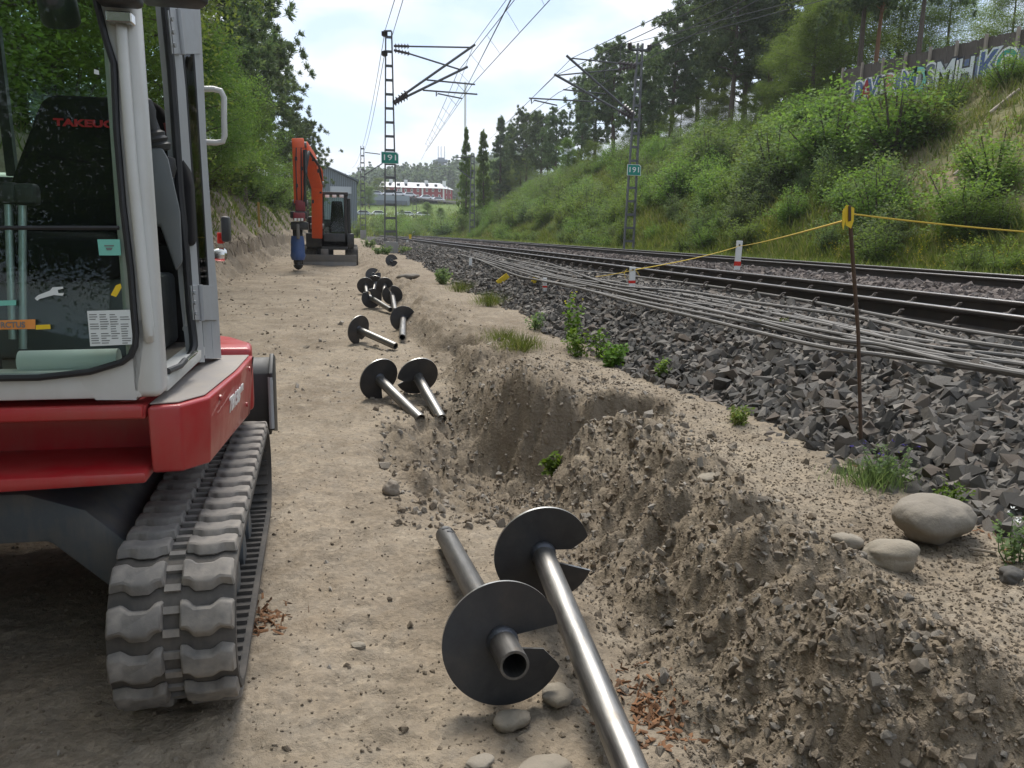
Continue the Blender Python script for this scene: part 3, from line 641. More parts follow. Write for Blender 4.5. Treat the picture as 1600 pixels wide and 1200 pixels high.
# cables lying along the shoulder
def cable(n, pxs, r, lab):
    pts = [atz(px, py, zz) for px, py, zz in pxs]; pts = [Vector([float(c) for c in p]) for p in pts]
    out = []
    for i in range(len(pts)-1):       # Catmull-Rom
        p0 = pts[max(i-1, 0)]; p1 = pts[i]; p2 = pts[i+1]; p3 = pts[min(i+2, len(pts)-1)]
        for k in range(8):
            t = k/8; out.append(.5*((2*p1)+(p2-p0)*t+(2*p0-5*p1+4*p2-p3)*t*t+(3*p1-3*p2+p3-p0)*t**3))
    out.append(pts[-1]); m = MB(); m.tube(out, r, 8); o = m.build('cable', M['cable'])
    return tag(o, lab, 'cable', 'grey cables laid along the ballast shoulder')
Z0 = .625
CABS = [
 ([(1760, 592), (1600, 566), (1510, 556), (1420, 536), (1330, 512), (1220, 492), (1090, 470), (980, 452), (905, 441), (840, 419), (770, 404), (700, 385)], .013, 'thin dark cable crossing over the middle of the bundle'),
 ([(1760, 600), (1600, 583), (1530, 563), (1440, 553), (1340, 528), (1240, 512), (1120, 478), (1010, 470), (930, 450), (860, 441), (790, 420), (730, 398)], .013, 'thin cable wandering along the downhill half of the bundle'),
 ([(1760, 540), (1600, 533), (1420, 505), (1250, 472), (1110, 447), (960, 428), (890, 420), (840, 407), (760, 393), (700, 383), (655, 375)], .017, 'uppermost grey cable, the one nearest the foot of the rail'),
 ([(1760, 575), (1600, 547), (1470, 527), (1330, 497), (1180, 470), (1060, 455), (960, 443), (880, 424), (800, 406), (720, 388), (660, 377)], .017, 'grey cable second from the rail at the right edge'),
 ([(1760, 580), (1600, 553), (1480, 538), (1340, 513), (1200, 483), (1060, 458), (950, 440), (870, 426), (790, 407), (715, 389)], .019, 'thick pale grey cable third from the rail'),
 ([(1760, 585), (1600, 563), (1480, 546), (1400, 534), (1300, 512), (1160, 482), (1040, 462), (930, 444), (850, 426), (760, 402), (700, 386)], .015, 'thin grey cable weaving in the middle of the bundle'),
 ([(1760, 600), (1600, 572), (1500, 557), (1400, 540), (1290, 519), (1150, 487), (1020, 464), (900, 440), (830, 423), (750, 400)], .015, 'grey cable fifth in the bundle on the shoulder'),
 ([(1760, 605), (1600, 577), (1480, 558), (1380, 541), (1290, 525), (1140, 493), (1010, 466), (890, 441), (820, 424), (740, 399)], .015, 'grey cable third from the downhill side of the bundle'),
 ([(1760, 610), (1600, 580), (1490, 564), (1380, 547), (1280, 530), (1120, 494), (980, 464), (860, 438), (800, 424), (720, 396)], .015, 'grey cable second from the downhill side of the bundle'),
 ([(1760, 615), (1600, 587), (1480, 572), (1380, 556), (1270, 536), (1100, 496), (990, 472), (890, 447), (845, 437), (800, 428), (740, 404)], .016, 'lowest grey cable on the downhill side of the bundle'),
]
for i, (p, r, lab) in enumerate(CABS):
    gq = np.random.default_rng(500+i); cable(i, [(a + gq.normal()*5*(a < 1500), b + gq.normal()*min(4.5, .011*(b-340))*1.25, Z0+.010*(i % 4)) for a, b in p], r*.85, lab)
# ------------------------------------------------------------------ helical steel piles
PR, SR = .166, .039
def helix_mesh(th=.009, pitch=-.066, sweep_=math.radians(344)):
    n = 80; V = []; F = []; mi = []
    for i in range(n+1):
        t = i/n; a = -sweep_*t - math.radians(8); z = pitch*(t-.5)
        ro = PR ; c, s = math.cos(a), math.sin(a)
        if t > .955:
            a0_ = -sweep_*.955 - math.radians(8); a1_ = -sweep_ - math.radians(8); p0_ = np.array((math.cos(a0_), math.sin(a0_))); p1_ = .64*np.array((math.cos(a1_), math.sin(a1_))); e_ = p1_-p0_; ro = PR*(p0_[0]*e_[1]-p0_[1]*e_[0])/(c*e_[1]-s*e_[0])
        for r, dz in ((SR*.98, -th/2), (ro, -th/2), (ro, th/2), (SR*.98, th/2)): V.append((r*c, r*s, z+dz))
    for i in range(n):
        for k in range(4):
            F.append((4*i+k, 4*i+(k+1) % 4, 4*i+4+(k+1) % 4, 4*i+4+k)); mi.append(1 if k == 1 else 0)
    F += [(3, 2, 1, 0), (4*n, 4*n+1, 4*n+2, 4*n+3)]; mi += [1, 1]
    me = npmesh('helix_plate', V, F, [M['scale'], M['edge']], True); me.polygons.foreach_set('material_index', np.array(mi, np.int32)); me.set_sharp_from_angle(angle=.5)
    return me
HELIX = helix_mesh()
def mesh_of(mb, mat, **k):
    o = mb.build('tmp', mat, **k); me = o.data; bpy.data.objects.remove(o); return me
WELD = mesh_of(MB().lathe([(SR, -.02), (SR+.005, -.008), (SR+.007, 0), (SR+.005, .008), (SR, .02)], (0, 0, 0), n=24), M['weld']); WELD.name = 'weld_bead'
_shaft = {}
def shaft_mesh(L, mat):
    k = (round(L, 2), mat)
    if k not in _shaft:
        me = mesh_of(MB().lathe([(SR-.001, 0), (SR, .001), (SR, L-.001), (SR-.001, L), (SR-.0075, L), (SR-.0075, 0)], (0, 0, 0), n=28, close=True), M[mat]); me.name = 'shaft'; _shaft[k] = me
    return _shaft[k]
HOLE = mesh_of(MB().prism([(.014*math.cos(a*.5236), .010*math.sin(a*.5236)) for a in range(12)], 0, .0015), M['gasket']); HOLE.name = 'bolt_hole'
def pile(c, tail, L, gap, lab, stub=.13, mat='shaft', holes=None, flip=False):
    c = Vector([float(q) for q in c]); tail = Vector([float(q) for q in tail]); a = (tail-c).normalized(); tip = c-a*stub
    g = Vector(gap); g = (g-a*g.dot(a)).normalized(); v = a.cross(g)
    root = empty('helical_pile', tip, lab, 'steel pile', 'helical steel piles lying along the trench')
    root.matrix_world = Matrix(((g.x, v.x, a.x, tip.x), (g.y, v.y, a.y, tip.y), (g.z, v.z, a.z, tip.z), (0, 0, 0, 1)))
    s = ob('shaft', shaft_mesh(L, mat), root); h = ob('helix_plate', HELIX, root, (0, 0, stub))
    if flip: h.rotation_euler = (math.pi, 0, 0)
    ob('weld_bead', WELD, root, (0, 0, stub))
    for (z, d) in holes or []:
        hd = Vector(d); hd = (hd-a*hd.dot(a)).normalized(); hl = Vector((hd.dot(g), hd.dot(v), 0)); ax = Vector((0, 0, 1))
        o = ob('bolt_hole', HOLE, s); p = hl*(SR-.0004); p.z = z
        o.matrix_local = frameM(p, ax.cross(hl), ax)
    return root
UPV = (0, 0, 1)
pile(atz(785, 1004, .165), atz(703, 850, .055), 1.28, (1, -.1, .03), 'nearest steel pile, its big disc facing the camera with the open tube end in front', .15, 'shaft_scale', [(1.24, (-.1, -.3, 1)), (1.24, (.7, -.1, .7)), (1.19, (.2, -.3, 1))])
c2 = atz(848, 866, .20); pile(c2, atz(1003, 1245, .085), 1.44, (1, .1, -.15), 'second nearest pile, its long shiny shaft reaching past the nearest disc to the bottom edge', .10, 'shaft', [(1.27, (.3, -.2, 1)), (1.38, (.3, -.2, 1))])
def pileg(dpx, dpy, tpx, tpy, L, gap, lab, mat='shaft', z0=.0, dz=.155, flip=False, tz=.04):
    g = onground(dpx, dpy+.42*0, z0)
    c = atz(dpx, dpy, g[2]+dz)
    for _ in range(4): c = atz(dpx, dpy, float(ground(c[0], c[1], False))+dz)
    t = onground(tpx, tpy, z0); t = atz(tpx, tpy, t[2]+tz); L = min(1.3, float(np.linalg.norm(t-c))+.10)
    return pile(c, t, L, gap, lab, .10, mat, None, flip)
pileg(592, 592, 657, 655, 1.25, (.4, -.1, -1), 'left pile of the close pair beside the cut berm, disc leaning on its twin')
pileg(652, 588, 690, 655, 1.25, (-1, 0, -.35), 'right pile of the close pair beside the cut berm', flip=True)
pileg(560, 515, 618, 541, 1.25, (.2, 0, -1), 'pile on the open dirt left of the row with its shaft pointing right')
pileg(630, 498, 628, 540, 1.25, (.6, 0, -1), 'pile standing square to the camera right of the one with its shaft pointing right')
pileg(581, 466, 610, 484, 1.25, (-.6, 0, 1), 'lower left pile of the far cluster, shaft lying to the right')
pileg(613, 461, 617, 485, 1.25, (-.5, 0, 1), 'right pile of the far cluster with its shaft pointing at the camera', flip=True)
pileg(571, 446, 573, 458, 1.25, (.1, 0, -1), 'left pile of the far cluster behind the lower left one')
pileg(586, 443, 583, 455, 1.25, (.8, 0, .6), 'middle pile in the heap of the far cluster', flip=True)
pileg(601, 446, 600, 460, 1.25, (.5, 0, -.8), 'pile half hidden between the middle and right ones of the far cluster')
pileg(583, 430, 581, 440, 1.25, (.8, 0, .7), 'rearmost pile of the far cluster with its disc tilted', dz=.17)
pileg(612, 407, 611, 412, 1.25, (1, 0, .1), 'farthest lone pile with its disc near the yellow and white markers', z0=.15)

# ------------------------------------------------------------------ near mini excavator
EO = np.array((-1.165, 2.75, 0.0))
EX = empty('mini_excavator', EO, 'red and pale grey mini excavator cut off by the left edge, cab door folded back', 'excavator')
def E(): return MB(EO)
def cx(z): return -.462-.03*(z-.82)
def sy(z): return 2.93-.30*(z-.84)
def wy(z): return 2.2+.12*(z-.82)
def wp(px, py, d=0):
    Y = 2.25
    for _ in range(6): p = at(px, py, Y); Y = wy(p[2])-d
    return at(px, py, Y)
# tracks
TR, TS = .192, .645
def track_path():
    pts = []; n = 300; Lst = 2*TS; La = math.pi*TR; tot = 2*Lst+2*La
    def f(s):
        s = s % tot
        if s < Lst: return (-TS+s, .0+2*TR), (1, 0), (0, 1)                  # top run, going back
        s -= Lst
        if s < La:
            a = s/TR; return (TS+TR*math.sin(a), TR+TR*math.cos(a)), (math.cos(a), -math.sin(a)), (math.sin(a), math.cos(a))
        s -= La
        if s < Lst: return (TS-s, 0), (-1, 0), (0, -1)
        s -= Lst; a = s/TR; return (-TS-TR*math.sin(a), TR-TR*math.cos(a)), (-math.cos(a), math.sin(a)), (-math.sin(a), -math.cos(a))
    return f, tot
tf, ttot = track_path()
def lug_mesh(sgn):
    lead = [(.146, .030), (.114, .038), (.092, .020), (.052, .020), (.036, .038), (.018, .040)]
    trail = [(x, y-.076) for x, y in lead]
    def D(x, y): return max(0.0, (abs(y+.012)))
    poly = [(sgn*x, y) for x, y in lead+trail[::-1]]
    cxm = sum(x for x, y in poly)/len(poly); cym = -.009
    poly2 = [(cxm+(x-cxm)*.93, cym+(y-cym)*.74) for x, y in poly]
    return mesh_of(MB().prism(poly, -.002, .026, 'z', poly2), M['rubber_lug'], bevel=.004, seg=1)
LUGM = [lug_mesh(-1), lug_mesh(1)]
for m_ in LUGM: m_.name = 'tread_lug'
def track(xc, lab, lugs=True):
    t = MB(); hw = .147; n = 132; V = []; 
    for i in range(n):
        (y, z), T, Nn = tf(ttot*i/n)
        for x, d in ((-hw, -.022), (hw, -.022), (hw, -.004), (hw-.006, 0), (-hw+.006, 0), (-hw, -.004)): V.append((x, y+Nn[0]*d, z+.052+Nn[1]*d))
    F = [(i*6+k, i*6+(k+1) % 6, ((i+1) % n)*6+(k+1) % 6, ((i+1) % n)*6+k) for i in range(n) for k in range(6)]
    t.add(V, F); o = t.build('crawler_track', M['rubber'], EX)
    a = math.radians(1.6); o.location = (xc, .0, 0); o.rotation_euler = (0, 0, a)
    ribs = MB(); bars = MB(); np_ = 36
    for i in range(np_*2):
        (y, z), T, Nn = tf(ttot*(i+.25)/(np_*2))
        Mx = Matrix(((1, 0, 0, 0), (0, T[0], Nn[0], y), (0, T[1], Nn[1], z+.052), (0, 0, 0, 1)))
        ribs.box(-.13, .13, -.009, .009, -.034, -.021, Mx)
        bars.box(-.019, .019, -.009, .009, -.002, .010, Mx)
    tag(ribs.build('inner_ribs', M['rubber'], o), kind='stuff'); tag(bars.build('centre_bars', M['rubber_lug'], o), kind='stuff')
    for i in range(np_):
        for k in (0, 1):
            (y, z), T, Nn = tf(ttot*(i+.5*k*.0)/np_)
            Mx = Matrix(((1, 0, 0, 0), (0, T[0], Nn[0], y), (0, T[1], Nn[1], z+.052), (0, 0, 0, 1)))
            l = ob('tread_lug', LUGM[k], o); l.matrix_local = Mx
    # rollers inside the loop
    for (y, z, r) in ((-TS, TR+.052, .185), (TS, TR+.052, .185)):
        q = MB(); q.lathe([(r*.3, -.07), (r, -.06), (r, -.03), (r*.8, -.02), (r*.8, .02), (r, .03), (r, .06), (r*.3, .07)], (0, y, z), (1, 0, 0), 28); q.build('idler_wheel' if y < 0 else 'drive_sprocket', M['undercarriage'], o)
    for y in (-.36, -.12, .12, .36):
        q = MB(); q.lathe([(.02, -.09), (.06, -.085), (.06, -.03), (.045, -.02), (.045, .02), (.06, .03), (.06, .085), (.02, .09)], (0, y, .115), (1, 0, 0), 18); q.build('bottom_roller', M['undercarriage'], o)
    q = MB(); q.prism([(-.55, .16), (.5, .16), (.52, .3), (.2, .37), (-.3, .37), (-.55, .3)], -.075, .05, 'x'); q.build('track_frame', M['undercarriage'], o, .012)
    return o
TRK = track(-.428-EO[0]-.012, None); TRL = track(-(-.428-EO[0]-.012), None)
q = E(); q.prism([(-1.95, .2), (-1.75, .2), (-1.55, .40), (-.80, .40), (-.63, .23), (-.55, .2), (-.55, .34), (-.70, .49), (-.85, .545), (-1.48, .545), (-1.75, .36), (-1.95, .3)], 2.3, 3.15, 'y')
q.build('cross_frame', M['undercarriage'], EX, .015)
q = E(); q.lathe([(.1, .52), (.42, .52), (.42, .61), (.1, .61)], (-1.165, 2.85, 0), n=40); q.build('slew_ring', M['black'], EX)
# dozer blade at the far end
q = E(); prof = [(3.98, .30), (4.0, .26), (4.07, .27), (4.03, .36), (4.015, .45), (4.03, .55), (4.10, .62), (4.06, .64), (3.98, .57), (3.965, .45), (3.97, .36)]
q.prism([(y, z) for y, z in prof], -2.03, -.345, 'x'); bl = q.build('dozer_blade', M['black'], EX, .004, 1)
q = E(); q.prism([(3.93, .30), (4.12, .25), (4.14, .63), (4.04, .66), (3.93, .58)], -.345, -.325, 'x'); q.build('end_plate', M['black'], bl, .004)
q = E(); q.tube([(-.337, 3.935, .56), (-.337, 3.925, .40), (-.337, 3.93, .31)], .012, 8); q.build('wear_bar', M['grey_metal'], bl)
q = E(); q.box(-1.75, -1.6, 3.1, 3.98, .34, .46); q.box(-.74, -.6, 3.1, 3.98, .34, .46); q.build('blade_arm', M['undercarriage'], EX, .012)
# red upper body
q = E()
bot = [(-.50, 2.20), (-.425, 2.222), (-.372, 2.33), (-.36, 2.80), (-.36, 3.24), (-.50, 3.24)]
top = [(-.50, 2.19), (-.42, 2.212), (-.362, 2.32), (-.336, 2.80), (-.336, 3.24), (-.50, 3.24)]
zb_ = [.615, .61, .60, .575, .535, .56]; n_ = 6
q.add([(x, y, z) for (x, y), z in zip(bot, zb_)]+[(x, y, z) for (x, y), z in zip(top, [.797, .797, .795, .785, .772, .772])], [tuple(range(n_))[::-1], tuple(range(n_, 2*n_))]+[(i, (i+1) % n_, n_+(i+1) % n_, n_+i) for i in range(n_)]); sk = q.build('side_skirt', M['red'], EX, .009, 3)
q = E(); q.add([(x, y, z+d) for d in (.0015, .006) for x, y, z in ((-.498, 2.215, .797), (-.43, 2.232, .797), (-.378, 2.335, .795), (-.352, 2.80, .785), (-.352, 3.22, .772), (-.498, 3.22, .772))], [(5, 4, 3, 2, 1, 0), tuple(range(6, 12))]+[(i, (i+1) % 6, 6+(i+1) % 6, 6+i) for i in range(6)]); q.build('step_plate', M['dust_plate'], EX, .002, 1)
q = E(); tail = [(-.345, 3.255), (-.36, 3.42), (-.46, 3.62), (-.68, 3.80), (-.95, 3.89), (-1.165, 3.91), (-1.4, 3.89), (-1.65, 3.80), (-1.87, 3.62), (-1.97, 3.42), (-1.98, 3.255)]
q.prism(tail, .545, .80); q.build('counterweight', M['red'], EX, .02, 3)
q = E(); q.box(-1.97, -.505, 2.19, 3.25, .765, .80); q.build('deck_plate', M['red'], EX, .006)
q = E(); q.box(-1.96, -.505, 2.43, 3.25, .60, .762); q.build('deck_side', M['red'], EX)
q = E(); q.hexa([(-1.97, 2.13, .575), (-.507, 2.16, .600), (-.507, 2.6, .60), (-1.97, 2.6, .575), (-1.97, 2.12, .635), (-.507, 2.16, .630), (-.507, 2.6, .63), (-1.97, 2.6, .635)]); q.build('lower_lip', M['red'], EX, .008)
q = E(); q.box(-1.97, -.507, 2.17, 2.2, .772, .806); q.build('upper_lip', M['red'], EX, .006)
q = E(); q.tube([(-.3335, 3.19, .775), (-.3525, 3.19, .66), (-.3595, 3.185, .545)], .003, 5); q.build('panel_gap', M['black'], sk)
for yy, zz, xx in ((2.45, .765, -.3545), (2.45, .655, -.3685), (3.08, .745, -.3385), (3.08, .61, -.3535)):
    q = E(); q.lathe([(0, 0), (.010, 0), (.009, .005), (0, .006)], (xx, yy, zz), (1, 0, .1), 8); q.build('bolt', M['red'], sk)
# lettering on the skirt
x0 = -.350
text('lettering', 'TB138', .072, M['white_text'], sk, frameM((-.3505+.005-EO[0], 2.70-EO[1], .705), (.054, 1, 0), (.13, 0, 1)), .0015, .20, .002)
text('lettering', 'FR', .036, M['white_text'], sk, frameM((-.343+.004-EO[0], 2.85-EO[1], .718), (.03, 1, 0), (.125, 0, 1)), .0015, .055, .001)
# engine hood behind the cab
q = E(); q.prism([(-1.95, 3.2), (-.53, 3.2), (-.50, 3.4), (-.56, 3.62), (-.8, 3.78), (-1.165, 3.84), (-1.55, 3.78), (-1.82, 3.6), (-1.95, 3.4)], 1.06, 1.44, 'z', [(-1.9, 3.2), (-.62, 3.2), (-.60, 3.38), (-.66, 3.55), (-.86, 3.66), (-1.165, 3.72), (-1.5, 3.66), (-1.75, 3.52), (-1.9, 3.38)])
hood = q.build('engine_hood', M['white'], EX, .04, 4)
q = E(); q.prism([(-1.9, 3.22), (-.60, 3.22), (-.58, 3.4), (-.68, 3.6), (-1.165, 3.76), (-1.65, 3.6), (-1.85, 3.4)], .83, 1.07); q.build('hood_base', M['grey_metal'], EX, .02)
p = at(345, 372, 3.42); q = E(); q.box(p[0]-.012, p[0]+.012, p[1]-.02, p[1]+.02, p[2]-.022, p[2]+.022); q.build('reflector', M['reflector'], EX, .003, 1)
p = at(352, 356, 3.42); q = E(); q.box(p[0]-.012, p[0]+.018, p[1]-.04, p[1]+.04, p[2]-.055, p[2]+.045); q.build('rear_mirror', M['black_plastic'], EX, .01)
p = at(346, 398, 3.4); q = E(); q.lathe([(.0, -.03), (.022, -.03), (.028, -.01), (.028, .01), (.018, .02), (.0, .02)], p, (1, .2, 0), 16); q.tube([p, p+np.array((-.05, .02, .02))], .01, 8); q.build('hood_latch', M['chrome'], EX)
# ---- cab
def postq(name, xb, xt, y0b, y1b, y0t, y1t, zb, zt, mat, w, bev=.015):
    """post whose outer side is xb (foot) / xt (top) and that is w wide"""
    q = E(); q.hexa([(xb-w, y0b, zb), (xb, y0b, zb), (xb, y1b, zb), (xb-w, y1b, zb), (xt-w, y0t, zt), (xt, y0t, zt), (xt, y1t, zt), (xt-w, y1t, zt)]); return q.build(name, M[mat], EX, bev, 3)
CT = 2.10
fp = postq('front_post', cx(.82), cx(CT), 2.2, 2.30, wy(CT), wy(CT)+.1, .82, CT, 'cream', .085, .02)
q = E(); q.tube([wp(190, 40, .0), wp(190, 52, .018), wp(205, 250, .020), wp(222, 420, .020), wp(231, 505, .020), wp(233, 522, .018), wp(233, 530, .0)], .0135, 10); q.build('grab_rail', M['cream'], EX)
lx = -1.47
postq('front_post', lx+.09, lx+.09+.06, 2.2, 2.30, wy(CT), wy(CT)+.1, .82, CT, 'cream', .09, .02)
q = E(); q.hexa([(lx, 2.2, .82), (cx(.82)-.05, 2.2, .82), (cx(.82)-.05, 2.27, .82), (lx, 2.27, .82), (lx, wy(.895), .893), (cx(.82)-.05, wy(.895), .893), (cx(.82)-.05, 2.27, .893), (lx, 2.27, .893)]); q.build('front_sill', M['cream'], EX, .008)
# rounded glass corner panel between sill and post
cor = [wp(213, 625), wp(150, 625), wp(120, 590, 0), wp(150, 580, 0), wp(190, 566, 0), wp(205, 556, 0), wp(211, 540, 0), wp(211, 500, 0), wp(228, 500)]
q = E(); n_ = len(cor); back = [c+np.array((0, .03, 0)) for c in cor]
q.add([*cor, *back], [tuple(range(n_)), tuple(range(n_, 2*n_))[::-1]]+[(i, (i+1) % n_, n_+(i+1) % n_, n_+i) for i in range(n_)]); q.build('corner_panel', M['cream'], EX)
q = E(); q.hexa([(cx(.82)-.06, 2.28, .82), (cx(.82), 2.28, .82), (cx(.82), 3.24, .82), (cx(.82)-.06, 3.24, .82), (cx(.86)-.06, 2.28, .862), (cx(.86), 2.28, .862), (cx(.86), 3.24, .862), (cx(.86)-.06, 3.24, .862)]); q.build('door_sill', M['cream'], EX, .008)
GK = ([-80, 22, 112, 225, 300, 400, 487, 540, 575], [250, 259, 268, 276, 281, 291, 297, 303, 308])
GL_ = ([-80, 22, 112, 225, 400, 540, 575], [268, 278, 288, 296, 308, 318, 321])
FR_ = ([-80, 22, 112, 225, 400, 540, 575], [291, 299, 306, 313, 324, 332, 335])
SI_ = ([-80, 15, 112, 217, 340, 480, 560], [307, 313, 318, 322, 330, 342, 346])
def strip(name, L, R, YL_, YR_, ya, yb, mat, par=EX, th=.03, dl=0, dr=0):
    n = 7; V = []; ys = np.linspace(ya, yb, n)
    for y in ys:
        a = at(float(np.interp(y, *L))+dl, y, YL_); b = at(float(np.interp(y, *R))+dr, y, YR_)
        V += [a, b, b+np.array((-th, .012, 0)), a+np.array((-th, .012, 0))]
    F = [(3, 2, 1, 0), tuple(4*n-4+k for k in range(4))]+[(4*i+k, 4*i+(k+1) % 4, 4*i+4+(k+1) % 4, 4*i+4+k) for i in range(n-1) for k in range(4)]
    q = E(); q.add(V, F); return q.build(name, M[mat], par)
rp = strip('rear_post', GK, GL_, 2.75, 2.87, -80, 566, 'grey_metal')
postq('rear_post', lx+.05, lx+.11, 3.1, 3.2, 3.06, 3.16, .84, CT, 'cream', .05, .01)
postq('rear_corner_post', cx(.84)-.02, cx(CT)-.02, 3.14, 3.2, 3.1, 3.16, .84, CT, 'black', .05, .006)
q = E(); q.hexa([(-1.42, 2.30, CT), (-.60, 2.30, CT), (-.60, 3.22, CT), (-1.42, 3.22, CT), (-1.38, 2.34, CT+.09), (-.64, 2.34, CT+.09), (-.64, 3.18, CT+.09), (-1.38, 3.18, CT+.09)]); q.build('roof', M['cream'], EX, .03, 3)
# folded-back door: frame strips with a tinted pane between them
def doorstrip(name, y0, y1, z0, z1, mat, o0=.0, th=.028, o1=None, par=EX):
    q = E(); o1 = o0 if o1 is None else o1
    q.hexa([(cx(z0)+o0-th, y0, z0), (cx(z0)+o0, y0, z0), (cx(z0)+o1, y1, z0), (cx(z0)+o1-th, y1, z0), (cx(z1)+o0-th, y0, z1), (cx(z1)+o0, y0, z1), (cx(z1)+o1, y1, z1), (cx(z1)+o1-th, y1, z1)])
    return q.build(name, M[mat], par, .004 if 'glass' not in mat else 0, 1)
door = strip('door_frame', FR_, SI_, 2.99, 3.10, -80, 560, 'grey_metal')
strip('door_glass', GL_, FR_, 2.92, 2.99, 84, 446, 'glass_dark', door, .006)
strip('door_rail', GL_, FR_, 2.90, 2.99, 500, 560, 'grey_metal', door, .03, 1)
strip('door_rail', GL_, FR_, 2.90, 2.99, -80, 84, 'grey_metal', door, .03, 1)
strip('door_seal', GL_, GL_, 2.905, 2.915, 84, 446, 'gasket', door, .02, -1, 3)
strip('door_seal', FR_, FR_, 2.975, 2.985, 84, 446, 'gasket', door, .02, -5, 0)
q = E(); hp = [at(314, 139, 3.2), at(333, 139, 3.2), at(345, 142, 3.2), at(350, 152, 3.2), at(350, 185, 3.2), at(351, 212, 3.2), at(348, 221, 3.2), at(338, 223, 3.2), at(316, 222, 3.2)]
q.tube(hp, .0105, 10); q.build('door_handle', M['cream'], door)
for (ya, yb) in ((16, 84), (446, 500)):
    h_ = strip('hinge', GK, GL_, 2.735, 2.83, ya, yb, 'grey_metal', EX, .012, 4, -1)
    strip('hinge_leaf', GL_, SI_, 2.88, 3.06, ya, yb, 'grey_metal', h_, .012, 4, -3)
    q = E(); xm = float(np.interp((ya+yb)/2, *GL_))+1; q.tube([at(float(np.interp(ya, *GL_))+1, ya-1, 2.83), at(float(np.interp(yb, *GL_))+1, yb+1, 2.83)], .0085, 10); q.build('hinge_pin', M['grey_metal'], h_)
    for k in range(3):
        y = ya+(yb-ya)*(.2+.3*k); q = E(); q.lathe([(0, 0), (.0075, 0), (.0075, .006), (0, .006)], at(float(np.interp(y, *GK))+8, y, 2.735), (1, -.4, 0), 8); q.build('bolt', M['grey_metal'], h_)
# rubber gaskets and glass
sl = [at(float(np.interp(y, *GK)), y, 2.75) for y in (-80, 22, 112, 225, 300, 400, 487)]+[at(302, 525, 2.75), at(303, 540, 2.74), at(300, 552, 2.72), at(293, 560, 2.69)]
q = E(); q.tube(sl, .013, 8); q.build('door_gasket', M['gasket'], EX)
gl = [(-60, 592), (0, 591), (60, 590), (140, 581), (150, 578), (190, 566), (204, 556), (211, 540), (212, 520), (204, 420), (192, 320), (182, 200), (178, 100), (165, 60), (150, 0), (144, -40), (140, -90)]
gpts = [wp(a, b, .012) for a, b in gl]
q = E(); q.tube(gpts, .0085, 8); q.build('windshield_gasket', M['gasket'], EX)
inner = [wp(a-1, b-1, .004) for a, b in gl]; left = [np.array((-1.41, wy(z)-.004, z)) for z in (2.06, .885)]
Pn = inner+left
q = E(); bk = [p+np.array((0, .006, 0)) for p in Pn]; n_ = len(Pn)
q.add(Pn+bk, [tuple(range(n_)), tuple(range(n_, 2*n_))[::-1]]+[(i, (i+1) % n_, n_+(i+1) % n_, n_+i) for i in range(n_)])
ws = q.build('windshield', M['glass'], EX)
q = E(); q.tube([wp(-120, 356, .010), wp(186, 356, .010)], .006, 6); q.build('windshield_bar', M['gasket'], EX)
q = E(); q.box(-1.40, -.53, 3.165, 3.171, 1.42, 2.06); q.build('rear_window', M['glass'], EX)
q = E(); q.add([(-1.452, 2.34, 1.0), (-1.452, 3.05, 1.0), (-1.395, 3.05, 2.05), (-1.395, 2.38, 2.05), (-1.446, 2.34, 1.0), (-1.446, 3.05, 1.0), (-1.389, 3.05, 2.05), (-1.389, 2.38, 2.05)], [(0, 1, 2, 3), (7, 6, 5, 4), (0, 4, 5, 1), (1, 5, 6, 2), (2, 6, 7, 3), (3, 7, 4, 0)]); q.build('side_window', M['glass'], EX)
q = E(); q.box(-1.46, -1.42, 2.3, 3.1, .84, 1.0); q.build('side_panel', M['cream'], EX, .006)
q = E(); q.box(-1.42, -.53, 3.14, 3.2, .84, 1.42); q.build('rear_wall', M['cab_dark'], EX)
# interior
q = E(); q.box(-1.42, -.535, 2.28, 3.13, .822, .842); q.build('floor_mat', M['floor_mat'], EX)
q = E(); q.box(-1.30, -.585, 2.74, 3.13, .845, 1.10); q.build('seat_pedestal', M['console'], EX, .02)
q = E(); q.box(-1.10, -.65, 2.50, 2.98, 1.10, 1.24); st = q.build('seat_cushion', M['fabric'], EX, .04, 3)
so = [(-.262, 1.2), (-.262, 1.39), (-.245, 1.44), (-.185, 1.60), (-.17, 1.635), (-.14, 1.655), (.14, 1.655), (.17, 1.635), (.185, 1.60), (.245, 1.44), (.255, 1.39), (.255, 1.2)]
sx = float(at(156, 160, 2.8)[0]); q = E(); V = []
for dy in (0, .10): V += [(sx+u, 2.74+.16*(w-1.2)+dy, w) for u, w in so]
n_ = len(so); q.add(V, [tuple(range(n_)), tuple(range(n_, 2*n_))[::-1]]+[(i, (i+1) % n_, n_+(i+1) % n_, n_+i) for i in range(n_)]); sb = q.build('seat_back', M['fabric'], EX, .03, 3)
tz = at(147, 193, 2.78)
text('lettering', 'TAKEUCHI', .03, M['red_text'], sb, frameM((tz[0]-.01-EO[0], 2.74+.16*(tz[2]-1.2)-.006-EO[1], tz[2]), (1, 0, 0), (0, .16, 1)), .001, .215, .0012)
q = E(); q.box(-1.40, -1.16, 2.62, 3.1, 1.15, 1.34); q.build('left_console', M['console'], EX, .03)
co_ = [at(a, b, 2.62) for a, b in ((226, 232), (254, 231), (263, 248), (281, 328), (285, 410), (275, 424), (250, 352), (226, 348))]; q = E(); n_ = len(co_); bk = [p+np.array((-.05, .30, -.01)) for p in co_]
q.add(co_+bk, [tuple(range(n_)), tuple(range(n_, 2*n_))[::-1]]+[(i, (i+1) % n_, n_+(i+1) % n_, n_+i) for i in range(n_)]); q.build('joystick_console', M['console'], EX, .008)
